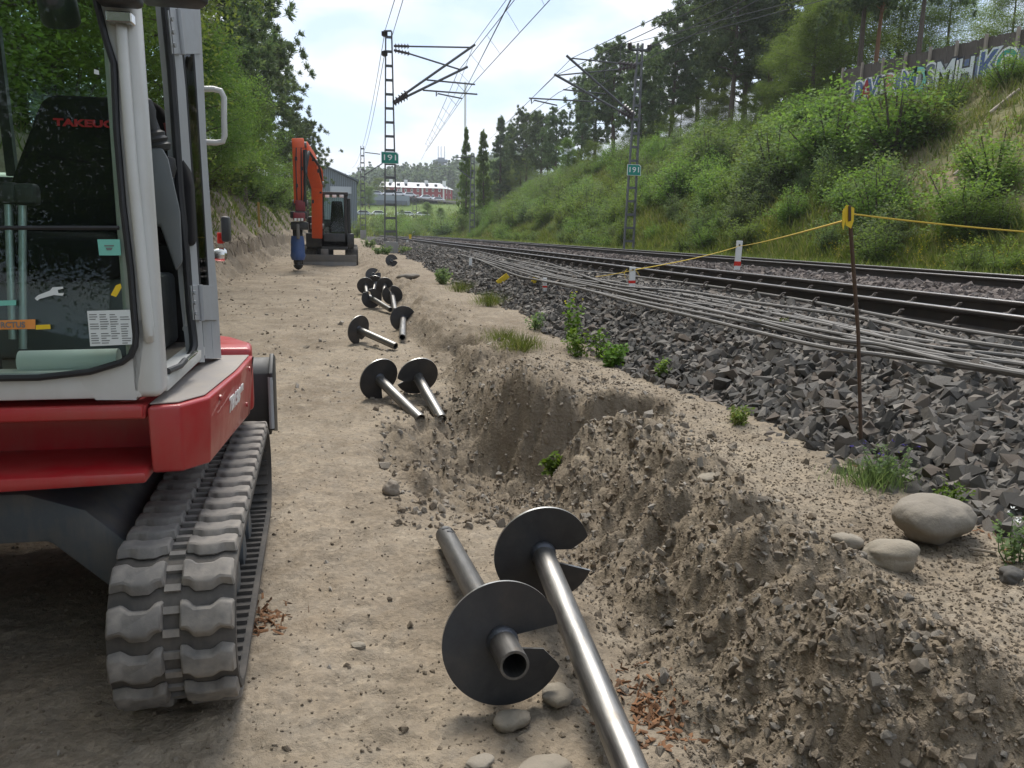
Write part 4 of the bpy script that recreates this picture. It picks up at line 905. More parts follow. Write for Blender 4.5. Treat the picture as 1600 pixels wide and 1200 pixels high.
q = E(); jx = at(243, 212, 2.66); q.lathe([(0, -.05), (.030, -.045), (.036, -.03), (.027, -.022), (.033, -.012), (.028, -.004), (.030, .006), (.019, .014), (.018, .05), (.024, .07), (.022, .10), (0, .115)], jx, (-.25, -.05, 1), 14); q.build('joystick', M['black_plastic'], EX)
q = E(); jk = at(264, 262, 2.7); q.lathe([(0, -.03), (.016, -.028), (.022, 0), (.016, .03), (0, .034)], jk, (.1, 0, 1), 12); q.build('control_knob', M['black_plastic'], EX)
q = E(); q.beam(at(-8, 40, 3.08), at(20, 275, 3.08), .03, .03); q.build('rear_left_post', M['gasket'], EX)
q = E(); j2 = at(262, 200, 2.8); q.tube([j2+np.array((.012, 0, -.09)), j2+np.array((.006, 0, -.03))], .005, 6); q.tube([j2+np.array((.006, 0, -.035)), j2+np.array((-.004, 0, .015))], .009, 8); q.build('safety_lever', M['dark_red'], EX)
q = E(); q.tube([at(284, 425, 2.78), at(291, 433, 2.76), at(292, 470, 2.76), at(294, 505, 2.76), at(289, 515, 2.78)], .0095, 8); q.build('inner_grab_handle', M['cream'], EX)
for (b_, t_, gp) in (((20, 530), (13, 318), (12, 300)), ((36, 545), (35, 318), (43, 302))):
    q = E(); q.tube([at(b_[0], b_[1], 2.46), at(t_[0], t_[1], 2.50)], .0105, 10); lv = q.build('travel_lever', M['rod'], EX)
    q = E(); q.tube([at(t_[0], t_[1], 2.50), at(t_[0], t_[1]-6, 2.50)], .0135, 10); q.build('collar', M['brass'], lv)
    c = at(gp[0], gp[1], 2.50); q = E(); q.box(c[0]-.030, c[0]+.028, c[1]-.022, c[1]+.022, c[2]-.033, c[2]+.026); q.build('grip', M['black_plastic'], lv, .012, 3)
q = E(); q.box(-1.40, -.95, 2.42, 2.52, .845, .90); q.box(-1.2, -1.02, 2.42, 2.5, .90, .93); q.build('pedal', M['cab_dark'], EX, .008)
def sticker(name, quad, mat, d=.016, z=None):
    P_ = [wp(a, b, d) for a, b in quad]; q = E(); n = len(P_); bk = [p+np.array((0, .0015, 0)) for p in P_]
    q.add(P_+bk, [tuple(range(n)), tuple(range(n, 2*n))[::-1]]+[(i, (i+1) % n, n+(i+1) % n, n+i) for i in range(n)]); return q.build(name, M[mat], ws)
sticker('teal_sticker', [(152, 374), (187, 374), (189, 399), (155, 399)], 'teal')
nt_ = sticker('notice_sheet', [(136, 486), (203, 484), (208, 538), (141, 541)], 'paper', .0165)
q = E()
for r_ in range(13):
    for c_ in range(4):
        if random.random() < .12: continue
        xa = 139+r_*.35+c_*16; ln = random.uniform(8, 15); yb = 491+r_*3.7
        P_ = [wp(a, b, .0172) for a, b in ((xa, yb), (xa+ln, yb-.3), (xa+ln, yb+1.1), (xa, yb+1.4))]; q.add(P_, [(0, 1, 2, 3)])
q.build('printed_lines', M['ink'], nt_)
q = E(); P_ = [wp(a, b, .0172) for a, b in ((163, 383), (178, 383), (178, 385), (163, 385))]; q.add(P_, [(0, 1, 2, 3)]); P_ = [wp(a, b, .0172) for a, b in ((165, 387), (176, 387), (174, 391), (167, 391))]; q.add(P_, [(0, 1, 2, 3)]); q.build('printed_lines', M['ink'], ws)
sticker('yellow_tag', [(173, 461), (181, 446), (188, 443), (190, 449), (184, 460), (181, 464)], 'yellow')
sticker('tool_decal', [(54, 466), (60, 461), (78, 454), (82, 449), (98, 448), (99, 451), (90, 453), (91, 458), (100, 458), (98, 462), (84, 461), (62, 467), (58, 470)], 'paper')
sticker('orange_sticker', [(-10, 501), (55, 499), (55, 514), (-10, 515)], 'orange_sticker')
oc = wp(20, 508, .0175); text('lettering', 'RCTUS', .02, M['ink'], ws, frameM((oc[0]-EO[0], oc[1]-EO[1], oc[2]), (1, 0, 0), (0, .12, 1)), .0005, .055, .0005)
sticker('yellow_sticker', [(56, 508), (78, 507), (79, 514), (56, 515)], 'yellow')
sticker('teal_label', [(-6, 470), (25, 469), (25, 477), (-6, 478)], 'teal')
sticker('white_mark', [(147, 108), (154, 110), (155, 117), (147, 115)], 'paper')
q = E(); c0 = at(32, 566, 2.262); c1 = at(186, 562, 2.262)
q.tube([c0, c1], .030, 16); q.box(c0[0], c1[0], 2.245, 2.30, .893, .90); q.build('paper_roll', M['paper'], EX)
# lamps, wiper motor, mirror at the top
q = E(); c = wp(93, 20, -.05); q.lathe([(0, -.03), (.040, -.03), (.046, -.02), (.046, .03), (.03, .06), (0, .06)], c, (0, -.5, 1), 18); q.build('wiper_motor', M['black_plastic'], EX)
q = E(); c = wp(183, -6, .06); q.box(c[0]-.052, c[0]+.052, c[1]-.03, c[1]+.05, c[2]-.018, c[2]+.06); wl = q.build('work_light', M['black_plastic'], EX, .014, 3)
q = E(); q.box(c[0]-.04, c[0]+.04, c[1]-.034, c[1]-.028, c[2]-.010, c[2]+.05); q.build('lens', M['lamp_glass'], wl, .004)
c = wp(187, 28, .03); q = E(); q.box(c[0]-.03, c[0]+.03, c[1]-.012, c[1]+.03, c[2]-.012, c[2]+.014); q.build('lamp_bracket', M['chrome'], wl, .003, 1)
q = E(); c = at(268, -2, 2.55); q.prism([(c[0]-.09, c[1]-.05), (c[0]+.075, c[1]-.06), (c[0]+.10, c[1]), (c[0]+.07, c[1]+.06), (c[0]-.08, c[1]+.06)], c[2]-.012, c[2]+.02); q.build('door_top_tray', M['black_plastic'], EX, .012, 3)
q = E(); a0 = wp(234, 640, .0); q.tube([(-.468, 2.31, .872), (-.455, 2.42, .868), (-.455, 2.5, .872)], .009, 8); q.build('door_catch', M['black_plastic'], EX)
q = E(); q.tube([(-.455, 2.48, .87), (-.44, 2.56, .885), (-.44, 2.62, .88), (-.45, 2.64, .868), (-.455, 2.52, .866)], .004, 6); q.build('catch_loop', M['chrome'], EX)

# ------------------------------------------------------------------ far excavator with the auger drive
YE = 27.0
g2 = onground(515, 416, .12); YE = float(g2[1]) if 20 < g2[1] < 40 else 27.0
YE = 27.0; zg = float(at(520, 416, YE)[2]); base = at(518, 416, YE)
EO2 = np.array((base[0], YE, zg)); X2 = empty('crawler_excavator', EO2, 'orange boomed excavator with black cab and blue auger drive standing on the dirt strip', 'excavator')
def E2(): return MB(EO2)
mpp = YE/FPX*1.0
def P2(zx, zy, Y=YE): return at(440+zx/5.214, 200+zy/5.214, Y)
def qbox(name, zx0, zx1, zy0, zy1, y0, y1, mat, bev=.02, par=None):
    a = P2(zx0, zy1, y0); b = P2(zx1, zy0, y0); q = E2(); q.box(a[0], b[0], y0, y1, a[2], b[2]); return q.build(name, M[mat], par or X2, bev, 2)
for s_ in (-1, 1):
    q = E2(); xc = EO2[0]+.0+s_*.66; pr = []
    for i in range(24):
        a = 2*math.pi*i/24; pr.append((YE+1.2+(1.0 if math.cos(a) > 0 else -.9)+.3*math.cos(a), zg+.33+.32*math.sin(a)))
    q.prism(pr, xc-.2, xc+.2, 'x'); tk = q.build('crawler_track', M['rubber'], X2, .02)
    q = E2()
    for i in range(22):
        yy = YE+.3+i*.1; q.box(xc-.19, xc+.19, yy, yy+.05, zg+.64, zg+.675)
    q.build('track_lugs', M['rubber_lug'], tk)
a = P2(110, 1140, YE-.35); b = P2(610, 1035, YE-.35); q = E2(); q.prism([(YE-.40, a[2]), (YE-.3, a[2]), (YE-.22, a[2]+.2), (YE-.3, b[2]), (YE-.38, b[2]), (YE-.31, a[2]+.2)], a[0], b[0], 'x'); q.build('dozer_blade', M['blade'], X2, .01)
qbox('blade_arm', 320, 380, 985, 1035, YE-.3, YE+.8, 'blade', .01)
qbox('lower_frame', 270, 420, 960, 1040, YE+.2, YE+1.6, 'black', .02)
qbox('upper_body', 200, 590, 860, 972, YE-.25, YE+2.0, 'black', .04)
qbox('engine_cover', 215, 330, 720, 870, YE+.1, YE+2.0, 'black', .06)
qbox('step', 528, 588, 925, 970, YE-.1, YE+.9, 'blade', .02)
# cab as posts with glass
cz0 = P2(330, 935, YE-.2)[2]; cz1 = P2(330, 545, YE-.2)[2]; cxa = P2(322, 900, YE-.2)[0]; cxb = P2(540, 900, YE-.2)[0]
def cabbar(x0, x1, y0, y1, z0, z1, nm='cab_post', mat='black'):
    q = E2(); q.box(x0, x1, y0, y1, z0, z1); return q.build(nm, M[mat], X2, .012, 1)
cy0, cy1 = YE-.25, YE+1.35
for xx in (cxa, cxb-.10):
    for yy in (cy0, cy1-.09): cabbar(xx, xx+.10, yy, yy+.09, cz0, cz1)
cabbar(cxb-.08, cxb, cy0+.75, cy0+.87, cz0, cz1)
cabbar(cxa-.02, cxb+.03, cy0-.05, cy1, cz1, cz1+.10, 'cab_roof')
cabbar(cxa, cxb, cy0, cy1, cz0-.22, cz0+.06, 'cab_floor')
cabbar(cxa, cxb, cy0+.9, cy1, cz0, cz0+.75, 'cab_rear_panel')
for (x0, x1, y0, y1, z0, z1, nm) in ((cxa+.10, cxb-.10, cy0+.03, cy0+.04, cz0+.06, cz1, 'windshield'), (cxb-.03, cxb-.02, cy0+.09, cy0+.75, cz0+.06, cz1, 'door_window'), (cxa+.02, cxa+.03, cy0+.09, cy1-.09, cz0+.06, cz1, 'side_window')):
    q = E2(); q.box(x0, x1, y0, y1, z0, z1); q.build(nm, M['glass'], X2)
dr = cabbar(cxb+.01, cxb+.10, cy0+.1, cy0+.85, cz0-.25, cz1-.08, 'cab_door'); 
qq = E2(); qq.box(cxb+.10, cxb+.105, cy0+.2, cy0+.75, cz0+.3, cz1-.2); qq.build('door_glass', M['glass_dark'], dr)
q = E2(); sxx = (cxa+cxb)/2+.1; q.box(sxx-.24, sxx+.24, cy0+.55, cy0+1.0, cz0+.32, cz0+.48); q.hexa([(sxx-.25, cy0+.85, cz0+.45), (sxx+.25, cy0+.85, cz0+.45), (sxx+.25, cy0+1.0, cz0+.45), (sxx-.25, cy0+1.0, cz0+.45), (sxx-.17, cy0+.98, cz0+1.35), (sxx+.17, cy0+.98, cz0+1.35), (sxx+.17, cy0+1.1, cz0+1.35), (sxx-.17, cy0+1.1, cz0+1.35)]); q.build('seat', M['fabric'], X2, .04)
for k, zx in enumerate((372, 430, 488)):
    a = P2(zx-17, 566, cy0-.1); b = P2(zx+17, 545, cy0-.1); q = E2(); q.box(a[0], b[0], cy0-.12, cy0-.04, a[2], b[2]); q.build('work_lamp', M['lamp_glass'], X2, .01)
# boom, arm, cylinders
def limb(name, path, widths, mat, th=.30, par=None):
    q = E2(); pts = [Vector([float(c) for c in p]) for p in path]
    for i in range(len(pts)-1):
        p, r_ = pts[i], pts[i+1]; d = (r_-p).normalized(); s = Vector((1, 0, 0)); s = (s-d*s.dot(d)).normalized(); n_ = d.cross(s)
        h0, h1 = widths[i]/2, widths[i+1]/2; t2 = th/2
        q.hexa([p-s*t2-n_*h0, p+s*t2-n_*h0, p+s*t2+n_*h0, p-s*t2+n_*h0, r_-s*t2-n_*h1, r_+s*t2-n_*h1, r_+s*t2+n_*h1, r_-s*t2+n_*h1])
    return q.build(name, M[mat], par or X2, .02, 2)
B0 = P2(290, 870, YE-.5); B1 = P2(288, 440, YE-1.6); B2 = P2(235, 270, YE-2.3); B3 = P2(165, 150, YE-2.9); A0 = P2(140, 140, YE-3.0); A1 = P2(150, 630, YE-3.3)
bm_ = limb('boom', [B0, B1, B2, B3], [.42, .55, .42, .30], 'orange', .32)
ar = limb('dipper_arm', [P2(132, 92, YE-3.0), P2(140, 180, YE-3.05), P2(152, 620, YE-3.3)], [.26, .42, .24], 'orange', .33)
q = E2(); q.tube([P2(190, 180, YE-3.35), P2(196, 375, YE-3.5)], .055, 8); q.tube([P2(196, 375, YE-3.5), P2(185, 600, YE-3.55)], .03, 8); q.build('bucket_cylinder', M['black'], X2)
q = E2(); q.tube([P2(264, 780, YE-.75), P2(262, 560, YE-1.35)], .07, 8); q.build('boom_cylinder', M['orange'], X2)
q = E2(); q.tube([P2(262, 560, YE-1.35), P2(266, 470, YE-1.7)], .035, 8); q.build('cylinder_rod', M['chrome'], X2)
q = E2(); q.tube([P2(330, 470, YE-1.2), P2(322, 350, YE-1.7), P2(270, 260, YE-2.2), P2(205, 180, YE-2.9)], .05, 8); q.build('arm_cylinder', M['orange'], X2)
for k in range(3):
    q = E2(); q.tube([P2(300+8*k, 560, YE-1.6), P2(322+3*k, 420, YE-1.8), P2(300+5*k, 310, YE-2.3), P2(215+6*k, 190, YE-3.1), P2(200+5*k, 260+20*k, YE-3.4), P2(182+4*k, 420, YE-3.5), P2(190+6*k, 640, YE-3.5)], .02, 6); q.build('hydraulic_hose', M['black'], X2)
for (zx, zy, yy) in ((140, 135, 3.05), (152, 610, 3.3), (288, 455, 1.6), (290, 800, .8), (235, 275, 2.3)):
    c_ = P2(zx, zy, YE-yy); q = E2(); q.lathe([(0, -.21), (.075, -.21), (.085, -.19), (.085, .19), (.075, .21), (0, .21)], c_, (1, 0, 0), 14); q.build('joint_pin', M['blade'], X2)
for (zx, zy, yy) in ((118, 250, 3.34), (165, 330, 3.38), (125, 470, 3.44), (255, 600, 1.7), (318, 520, 1.7), (300, 350, 2.35), (255, 255, 2.65)):
    c_ = P2(zx, zy, YE-yy); q = E2(); q.box(c_[0]-.03, c_[0]+.03, c_[1]-.03, c_[1]+.03, c_[2]-.05, c_[2]+.05); q.build('hose_clamp', M['black'], X2)
for k in range(2):
    q = E2(); q.tube([P2(120+40*k, 160, YE-3.3), P2(116+44*k, 300, YE-3.38), P2(122+40*k, 470, YE-3.45), P2(128+36*k, 660, YE-3.5)], .016, 6); q.build('hydraulic_hose', M['black'], X2)
# coupler, tiltrotator, drive
for (x0, x1, y0, y1, nm, mt, d0, d1) in ((112, 190, 590, 680, 'coupler_link', 'dark_red', 3.55, 3.2), (70, 205, 680, 735, 'tiltrotator', 'black', 3.65, 3.1), (95, 190, 690, 755, 'tiltrotator_body', 'dark_red', 3.75, 3.2), (75, 215, 765, 828, 'drive_bracket', 'black', 3.7, 3.1), (98, 170, 820, 1110, 'drive_mast', 'black', 3.2, 3.05), (122, 146, 780, 905, 'drive_plate', 'blade', 3.72, 3.66)):
    qbox(nm, x0, x1, y0, y1, YE-d0, YE-d1, mt, .03)
for k, zx in enumerate((112, 140, 166)):
    q = E2(); q.tube([P2(zx, 735, YE-3.8), P2(zx, 757, YE-3.8)], .035, 8); q.build('coupling', M['lamp_glass'], X2)
p0 = P2(140, 880, YE-3.45); p1 = P2(135, 1080, YE-3.45); zt = [P2(140, v, YE-3.45)[2] for v in (880, 930, 1010, 1040, 1075, 1078, 1110, 1115, 1135, 1152)]
q = E2(); rr = [.17, .19, .19, .21, .17]; q.lathe([(0, zt[0])]+[(r_, z_) for r_, z_ in zip(rr, zt[:5])]+[(0, zt[4])], (p1[0], p1[1], 0), (0, 0, 1), 20); q.build('auger_drive', M['blue'], X2)
q = E2(); q.lathe([(0, zt[4])]+[(r_, z_) for r_, z_ in zip((.10, .10, .14, .12, .05), zt[5:])]+[(0, zt[9])], (p1[0], p1[1], 0), (0, 0, 1), 12); q.build('drive_chuck', M['black'], X2)
# ------------------------------------------------------------------ masts and overhead line
def mast(px, pyb, pyt, Y, wb, wt, name_lab, n, sign=None, arms=(), head=None, scale=1.0):
    b = at(px[0], pyb, Y); t = at(px[1], pyt, Y); root = empty('catenary_mast', b, name_lab, 'catenary mast')
    q0 = b*0
    def pos(f, s): c = b+(t-b)*f; w = (wb+(wt-wb)*f)/2; return c+np.array((s*w, 0, 0))
    for s in (-1, 1):
        m = MB(b); m.beam(pos(-.06, s), pos(1, s), .055*scale, .14*scale, (0, 1, 0)); m.build('leg', M['galv'], root)
    for i in range(n):
        f = (i+.6)/n; m = MB(b); m.beam(pos(f, -1), pos(f, 1), .06*scale, .10*scale); m.build('batten', M['galv'], root)
    m = MB(b); m.box(b[0]-wb*.6, b[0]+wb*.6, b[1]-.2, b[1]+.2, b[2]-1.0, b[2]-.10); m.build('footing', M['concrete'], root, .02)
    for kind, pts, r in arms:
        pp = [at(x, y, Y) if len(v) == 0 else at(x, y, Y+v[0]) for x, y, *v in pts]; m = MB(b); m.tube(pp, r, 6); m.build(kind, M['insulator' if kind == 'insulator' else 'galv'], root)
        if kind == 'insulator':
            m = MB(b); A, B = Vector([float(c) for c in pp[0]]), Vector([float(c) for c in pp[-1]]); d = (B-A)
            for k in range(5): m.lathe([(0, 0), (r*2.3, .0), (r*1.2, .05), (0, .05)], A+d*(k+.5)/5, d, 8)
            m.build('insulator_sheds', M['insulator'], root)
    if sign:
        c = at(sign[0], sign[1], Y)-np.array((0, .14, 0)); w, h = sign[2]*Y/FPX/2*.99, sign[3]*Y/FPX/2
        ch = .12*w*2
        def plate(s_, y0, y1, nm, mt, par):
            q = MB(b); q.prism([(c[0]-w*s_, c[2]-h*s_), (c[0]+w*s_, c[2]-h*s_), (c[0]+w*s_, c[2]+h*s_-ch), (c[0]+w*s_-ch, c[2]+h*s_), (c[0]-w*s_, c[2]+h*s_)], y0, y1, 'y'); return q.build(nm, M[mt], par)
        bp = plate(1, c[1], c[1]+.03, 'number_plate', 'sign_white', root); plate(.93, c[1]-.006, c[1]-.001, 'plate_face', 'sign_green', bp)
        text('number', sign[4], h*1.35, M['sign_white'], bp, frameM((c[0]-b[0], c[1]-.009-b[1], c[2]-b[2]), (1, 0, 0), (0, 0, 1)), .001, w*1.4, .002)
        q = MB(b); q.box(c[0]-w*.8, c[0]+w*.8, c[1]+.03, c[1]+.10, c[2]-.03, c[2]+.03); q.build('plate_bracket', M['galv'], bp)
    return root
Z1 = lambda x, y: (540+x/2.8575, y/2.8575)
def A1(*p): return [Z1(*q) for q in p]
YL = 35.0
arms = [('cantilever', A1((283, 207), (560, 212)), .035), ('insulator', A1((215, 205), (283, 207)), .05), ('cantilever', A1((285, 240), (518, 313)), .035), ('insulator', A1((215, 224), (285, 240)), .05),
        ('bracket_tube', A1((275, 412), (578, 199)), .055), ('insulator', A1((212, 460), (275, 412)), .065), ('bracket_tube', A1((275, 430), (545, 298)), .055), ('insulator', A1((212, 463), (275, 430)), .065),
        ('steady_arm', A1((362, 357), (578, 377)), .035), ('steady_arm', A1((345, 403), (588, 421)), .035), ('registration_arm', A1((405, 408), (405, 430), (412, 418), (520, 440)), .03),
        ('top_bracket', A1((172, 152), (172, 138), (205, 138)), .04), ('top_bracket', A1((172, 246), (172, 228), (190, 228)), .04), ('insulator', A1((174, 140), (174, 160)), .06), ('insulator', A1((174, 228), (174, 248)), .06)]
mast((610.5, 607.3), 374, 49, YL, .50, .24, 'tall lattice mast left of the rails with the left green number plate', 15, (609, 247, 26, 17, '191'), arms)
Z2 = lambda x, y: (800+x/3, 40+y/3)
def A2(*p): return [Z2(*q) for q in p]
YR = 32.5
arms = [('cantilever', A2((500, 176), (280, 153)), .03), ('insulator', A2((585, 185), (500, 176)), .05), ('cantilever', A2((500, 205), (215, 233)), .03), ('insulator', A2((580, 190), (500, 205)), .05),
        ('bracket_tube', A2((520, 375), (255, 140)), .05), ('insulator', A2((572, 425), (520, 375)), .065), ('bracket_tube', A2((500, 398), (198, 228)), .05), ('insulator', A2((568, 436), (500, 398)), .065),
        ('steady_arm', A2((240, 300), (440, 320)), .03), ('steady_arm', A2((80, 340), (410, 358)), .03), ('registration_arm', A2((90, 342), (92, 366), (105, 350), (212, 374)), .028),
        ('head_arm', A2((550, 112), (648, 118)), .06), ('insulator', A2((552, 112), (552, 80)), .05), ('insulator', A2((645, 116), (645, 90)), .05),
        ('jumper_loop', A2((433, 245), (438, 180), (440, 130), (450, 124), (460, 170), (475, 190)), .014), ('jumper_loop', A2((505, 175), (512, 90), (520, 68), (530, 75), (532, 130)), .014)]
mast((982, 1000.5), 389, 68, YR, .42, .20, 'lattice mast at the foot of the green slope with the right green number plate', 15, (989, 266, 23, 17, '191'), arms)
mast((567.5, 566), 358, 228, 85, .50, .30, 'slim far mast seen between the black cab and the left numbered mast', 12, None, [('cantilever', [(570, 238), (594, 241)], .05), ('bracket_tube', [(570, 273), (598, 255)], .06)], None, 1.3)
mast((737.5, 738.5), 372, 240, 84, .50, .30, 'slim far mast against the far end of the green slope', 12, None, [('bracket_tube', [(737, 280), (714, 262)], .06), ('cantilever', [(737, 245), (714, 246)], .05)], None, 1.3)
mast((648, 648), 364, 306, 150, .8, .6, 'distant small mast standing in front of the red house', 6, None, [], None, 1.6)
def wire(pts, lab, r=.012, sag=0):
    P_ = [Vector([float(c) for c in p]) for p in pts]; out = []
    for i in range(len(P_)-1):
        for k in range(8):
            t = k/8; q = P_[i].lerp(P_[i+1], t); q.z -= sag*4*t*(1-t); out.append(q)
    out.append(P_[-1]); m = MB(); m.tube(out, r, 5); o = m.build('overhead_wire', M['wire']); return tag(o, lab, 'overhead wire', 'overhead line wires')
def back(px0, py0, Y0, px1, py1):   # straight on over the camera, parallel to the track
    p = at(px0, py0, Y0); q = at(px1, py1, 12); return p, q
wl_ = []
def par(px, py, Y, y_end=-3, dz=0):  # same X, Z as the point, running back beside the track
    p = at(px, py, Y); return p, np.array((p[0], y_end, p[2]+dz))
pc, pe = par(737, 133, YL); pf = at(668, 233, 85); wire([pe, pc, pf], 'lowest overhead contact wire over the near track', .013)
pc2, pe2 = par(716, 111, YL); pe2 = np.array((pe[0], -3, pe[2]+1.25)); pf2 = at(664, 226, 85); wire([pe2, pc2, pf2], 'overhead carrier wire just above the near contact wire', .013, .12)
for i in range(11):
    y = 4+3.1*i; t = y/YL; a_ = pe+(pc-pe)*((y+3)/(YL+3)); b_ = pe2+(pc2-pe2)*((y+3)/(YL+3)); f_ = ((y+3)/(YL+3)); b_[2] -= .12*4*f_*(1-f_)
    m = MB(); m.tube([a_, b_], .006, 4); tag(m.build('dropper_wire', M['wire']), 'thin dropper tying the near contact wire to its carrier', 'overhead wire', 'droppers of the near contact line')
for i in range(9):
    f_ = (i+.5)/9; a_ = pc+(pf-pc)*f_; b_ = pc2+(pf2-pc2)*f_
    m = MB(); m.tube([a_, b_], .010, 4); tag(m.build('dropper_wire', M['wire']), 'thin dropper beyond the left numbered mast', 'overhead wire', 'droppers beyond the left numbered mast')
p, e = par(740, 70, YL); wire([e, p, at(714, 140, 60), at(658, 250, 100)], 'upper overhead wire touching the tip of the left mast bracket', .012)
wire([at(800, -4, 13), at(746, 103, 27), at(727, 140, 36), at(666, 236, 85)], 'overhead wire crossing under the others near the left mast bracket', .012)
wire([at(632, -8, 22), at(611, 62, YL)], 'right one of the two wires above the left mast top', .011); wire([at(619, -8, 22), at(601, 50, YL)], 'left one of the two wires above the left mast top', .011)
wire([at(601, 52, YL), at(566, 229, 85), at(550, 262, 140)], 'upper feeder wire running from the left mast to the slim far mast', .014, .5); wire([at(601, 84, YL), at(569, 235, 85), at(556, 262, 140)], 'lower feeder wire running from the left mast to the slim far mast', .014, .5)
# far track line
for (a_, b_, c_, lab) in (((1100, -8), (893, 91), (780, 205), 'upper carrier wire over the far track'), ((1130, -6), (868, 118), (760, 222), 'second carrier wire over the far track'), ((1180, -8), (872, 145), (770, 220), 'contact wire over the far track'), ((1240, -30), (905, 150), (790, 224), 'outer contact wire over the far track')):
    wire([at(*a_, 17), at(*b_, YR), at(*c_, 84)], lab, .012)
wire([at(1330, -20, 18), at(984, 68, YR)], 'wire leaving the head of the right numbered mast to the upper right', .012); wire([at(1360, -20, 18), at(1015, 73, YR)], 'outer wire leaving the head of the right numbered mast', .012)
# ------------------------------------------------------------------ marker posts, stake and rope
def post(px, pyb, pyt, wpx, Y, lab, band=True, tilt=0, mat='white', name='marker_post', hole=True):
    b = at(px, pyb, Y); t = at(px, pyt, Y); h = t[2]-b[2]; w = wpx*Y*1.0/FPX
    root = empty(name, b, lab, 'marker post'); m = MB(); m.box(-w/2, w/2, -.012, .012, -.12, h); bd = m.build('board', M[mat], root, .004, 1); root.rotation_euler = (0, tilt, 0)
    if band: m = MB(); m.box(-w/2-.002, w/2+.002, -.0145, .0145, h*.20, h*.34); m.build('red_band', M['reflector'], bd)
    if hole: m = MB(); m.lathe([(0, 0), (w*.16, 0), (w*.16, .004), (0, .004)], (0, -.0125, h*.86), (0, -1, 0), 8); m.build('bolt', M['black'], bd)
    return root
Yp = float(atz(1151, 424, .6)[1])
post(1151, 425, 376, 11, Yp, 'taller white post with a red band standing between the two tracks', True, .03)
Yq = float(atz(987, 447, .64)[1]); post(987, 449, 417, 10.5, Yq, 'white post with a red band tied to the rope beside the near rail')
def marker(px, py0, py1, w, lab, mat, tilt, group=None, z=.45, band=False):
    g = atz(px, py0, z); post(px, py0, py1, w, float(g[1]), lab, band, tilt, mat, 'marker_peg', False)
marker(851, 453, 434, 6.5, 'short white peg with a red band on the ballast left of the tall weed', 'white', 0, z=.5, band=True)
marker(832, 445, 432, 8, 'yellow peg beside the short white peg on the ballast', 'yellow', .35, z=.5)
marker(786, 436, 426, 9, 'yellow peg lying tilted on the ballast between the two pale pegs', 'yellow', .9, z=.5)
marker(735, 421, 403, 5, 'slim pale peg on the ballast below the cable bundle', 'white', 0, z=.45)
marker(882, 443, 433, 5, 'small yellow tag just above the tall weed on the ballast', 'yellow', .2, z=.52)
for px, a, b, w, mt, tl, lab in ((646, 370, 361, 4, 'white', 0, 'tallest white peg of the far marker cluster, beside the rail'), (641, 376, 366, 4, 'yellow', 0, 'yellow peg right beside the tallest white peg'), (636.5, 383, 375, 3, 'white', 0, 'white peg in the middle of the far marker cluster'), (632.5, 389, 381, 3.4, 'yellow', .1, 'yellow peg in the middle of the far marker cluster'), (626.5, 399, 390, 3.4, 'white', 0, 'white peg nearest the farthest lone pile'), (623, 402, 392, 4, 'yellow', .2, 'yellow peg nearest the farthest lone pile'), (612.5, 399, 390, 3, 'white', 0, 'white peg just behind the farthest lone pile'), (606.5, 385, 377, 3, 'white', 0, 'leftmost white peg of the far marker cluster'), (671, 383, 377, 5, 'yellow', .8, 'yellow tag on the cables beyond the white markers')):
    marker(px, a, b, w, lab, mt, tl, z=float(np.interp(a, [370, 376, 383, 389, 400], [.58, .55, .45, .35, .15])))
# rusty stake with yellow ribbons
sb_ = onground(1356, 716, .22); Ys = float(sb_[1]); st_t = at(1327, 322, Ys+.06)
root = empty('rope_stake', sb_, 'thin rusty steel stake with yellow ribbon tied at its top at the ballast toe', 'stake')
m = MB(sb_); m.tube([sb_-np.array((0, 0, .25)), at(1341, 520, Ys+.03), at(1328, 345, Ys+.06), st_t], [.0085, .0085, .009, .009], 8); m.build('bar', M['rust_bar'], root)
def ribbon(pts, w, nm, mat='yellow'):
    V = [at(a, b, Ys+.06+d) for a, b, d in pts]; m = MB(sb_); n = len(V); m.add(V+[v+np.array((0, .003, 0)) for v in V], [tuple(range(n)), tuple(range(n, 2*n))[::-1]]+[(i, (i+1) % n, n+(i+1) % n, n+i) for i in range(n)]); m.build(nm, M[mat], root)
ribbon([(1319, 327, -.02), (1323, 320, -.025), (1335, 325, -.02), (1334, 345, -.022), (1330, 357, -.02), (1322, 352, -.025), (1321, 340, -.02)], .02, 'ribbon')
ribbon([(1317, 330, -.03), (1319, 326, -.03), (1321, 345, -.032), (1318, 359, -.03), (1316, 352, -.03)], .02, 'ribbon')
ribbon([(1326, 322, -.027), (1330, 322, -.027), (1330, 345, -.027), (1326, 346, -.027)], .02, 'dark_tape', 'rust_bar')
rp_ = [at(1327, 338, Ys+.04)]
def rope(a, b, sag, lab, r=.004):
    a = Vector([float(c) for c in a]); b = Vector([float(c) for c in b]); P_ = []
    for i in range(25):
        t = i/24; p = a.lerp(b, t); p.z -= sag*4*t*(1-t); P_.append(p)
    m = MB(); m.tube(P_, r, 6); o = m.build('yellow_rope', M['rope']); tag(o, lab, 'rope')
rope(at(1329, 334, Ys+.05), at(1760, 372, 3.0), .012, 'yellow rope running from the stake ribbon to the right edge', .0042)
rope(at(1322, 344, Ys+.04), at(1151, 385, Yp-.02), .02, 'yellow rope between the stake and the taller white post', .005)
rope(at(1151, 386, Yp-.02), at(988, 422, Yq-.02), .03, 'slack faded rope between the two red banded posts', .007)
rope(at(986, 423, Yq-.02), at(925, 433, float(atz(925, 433, .6)[1])), .01, 'loose rope end left of the post beside the near rail', .006)
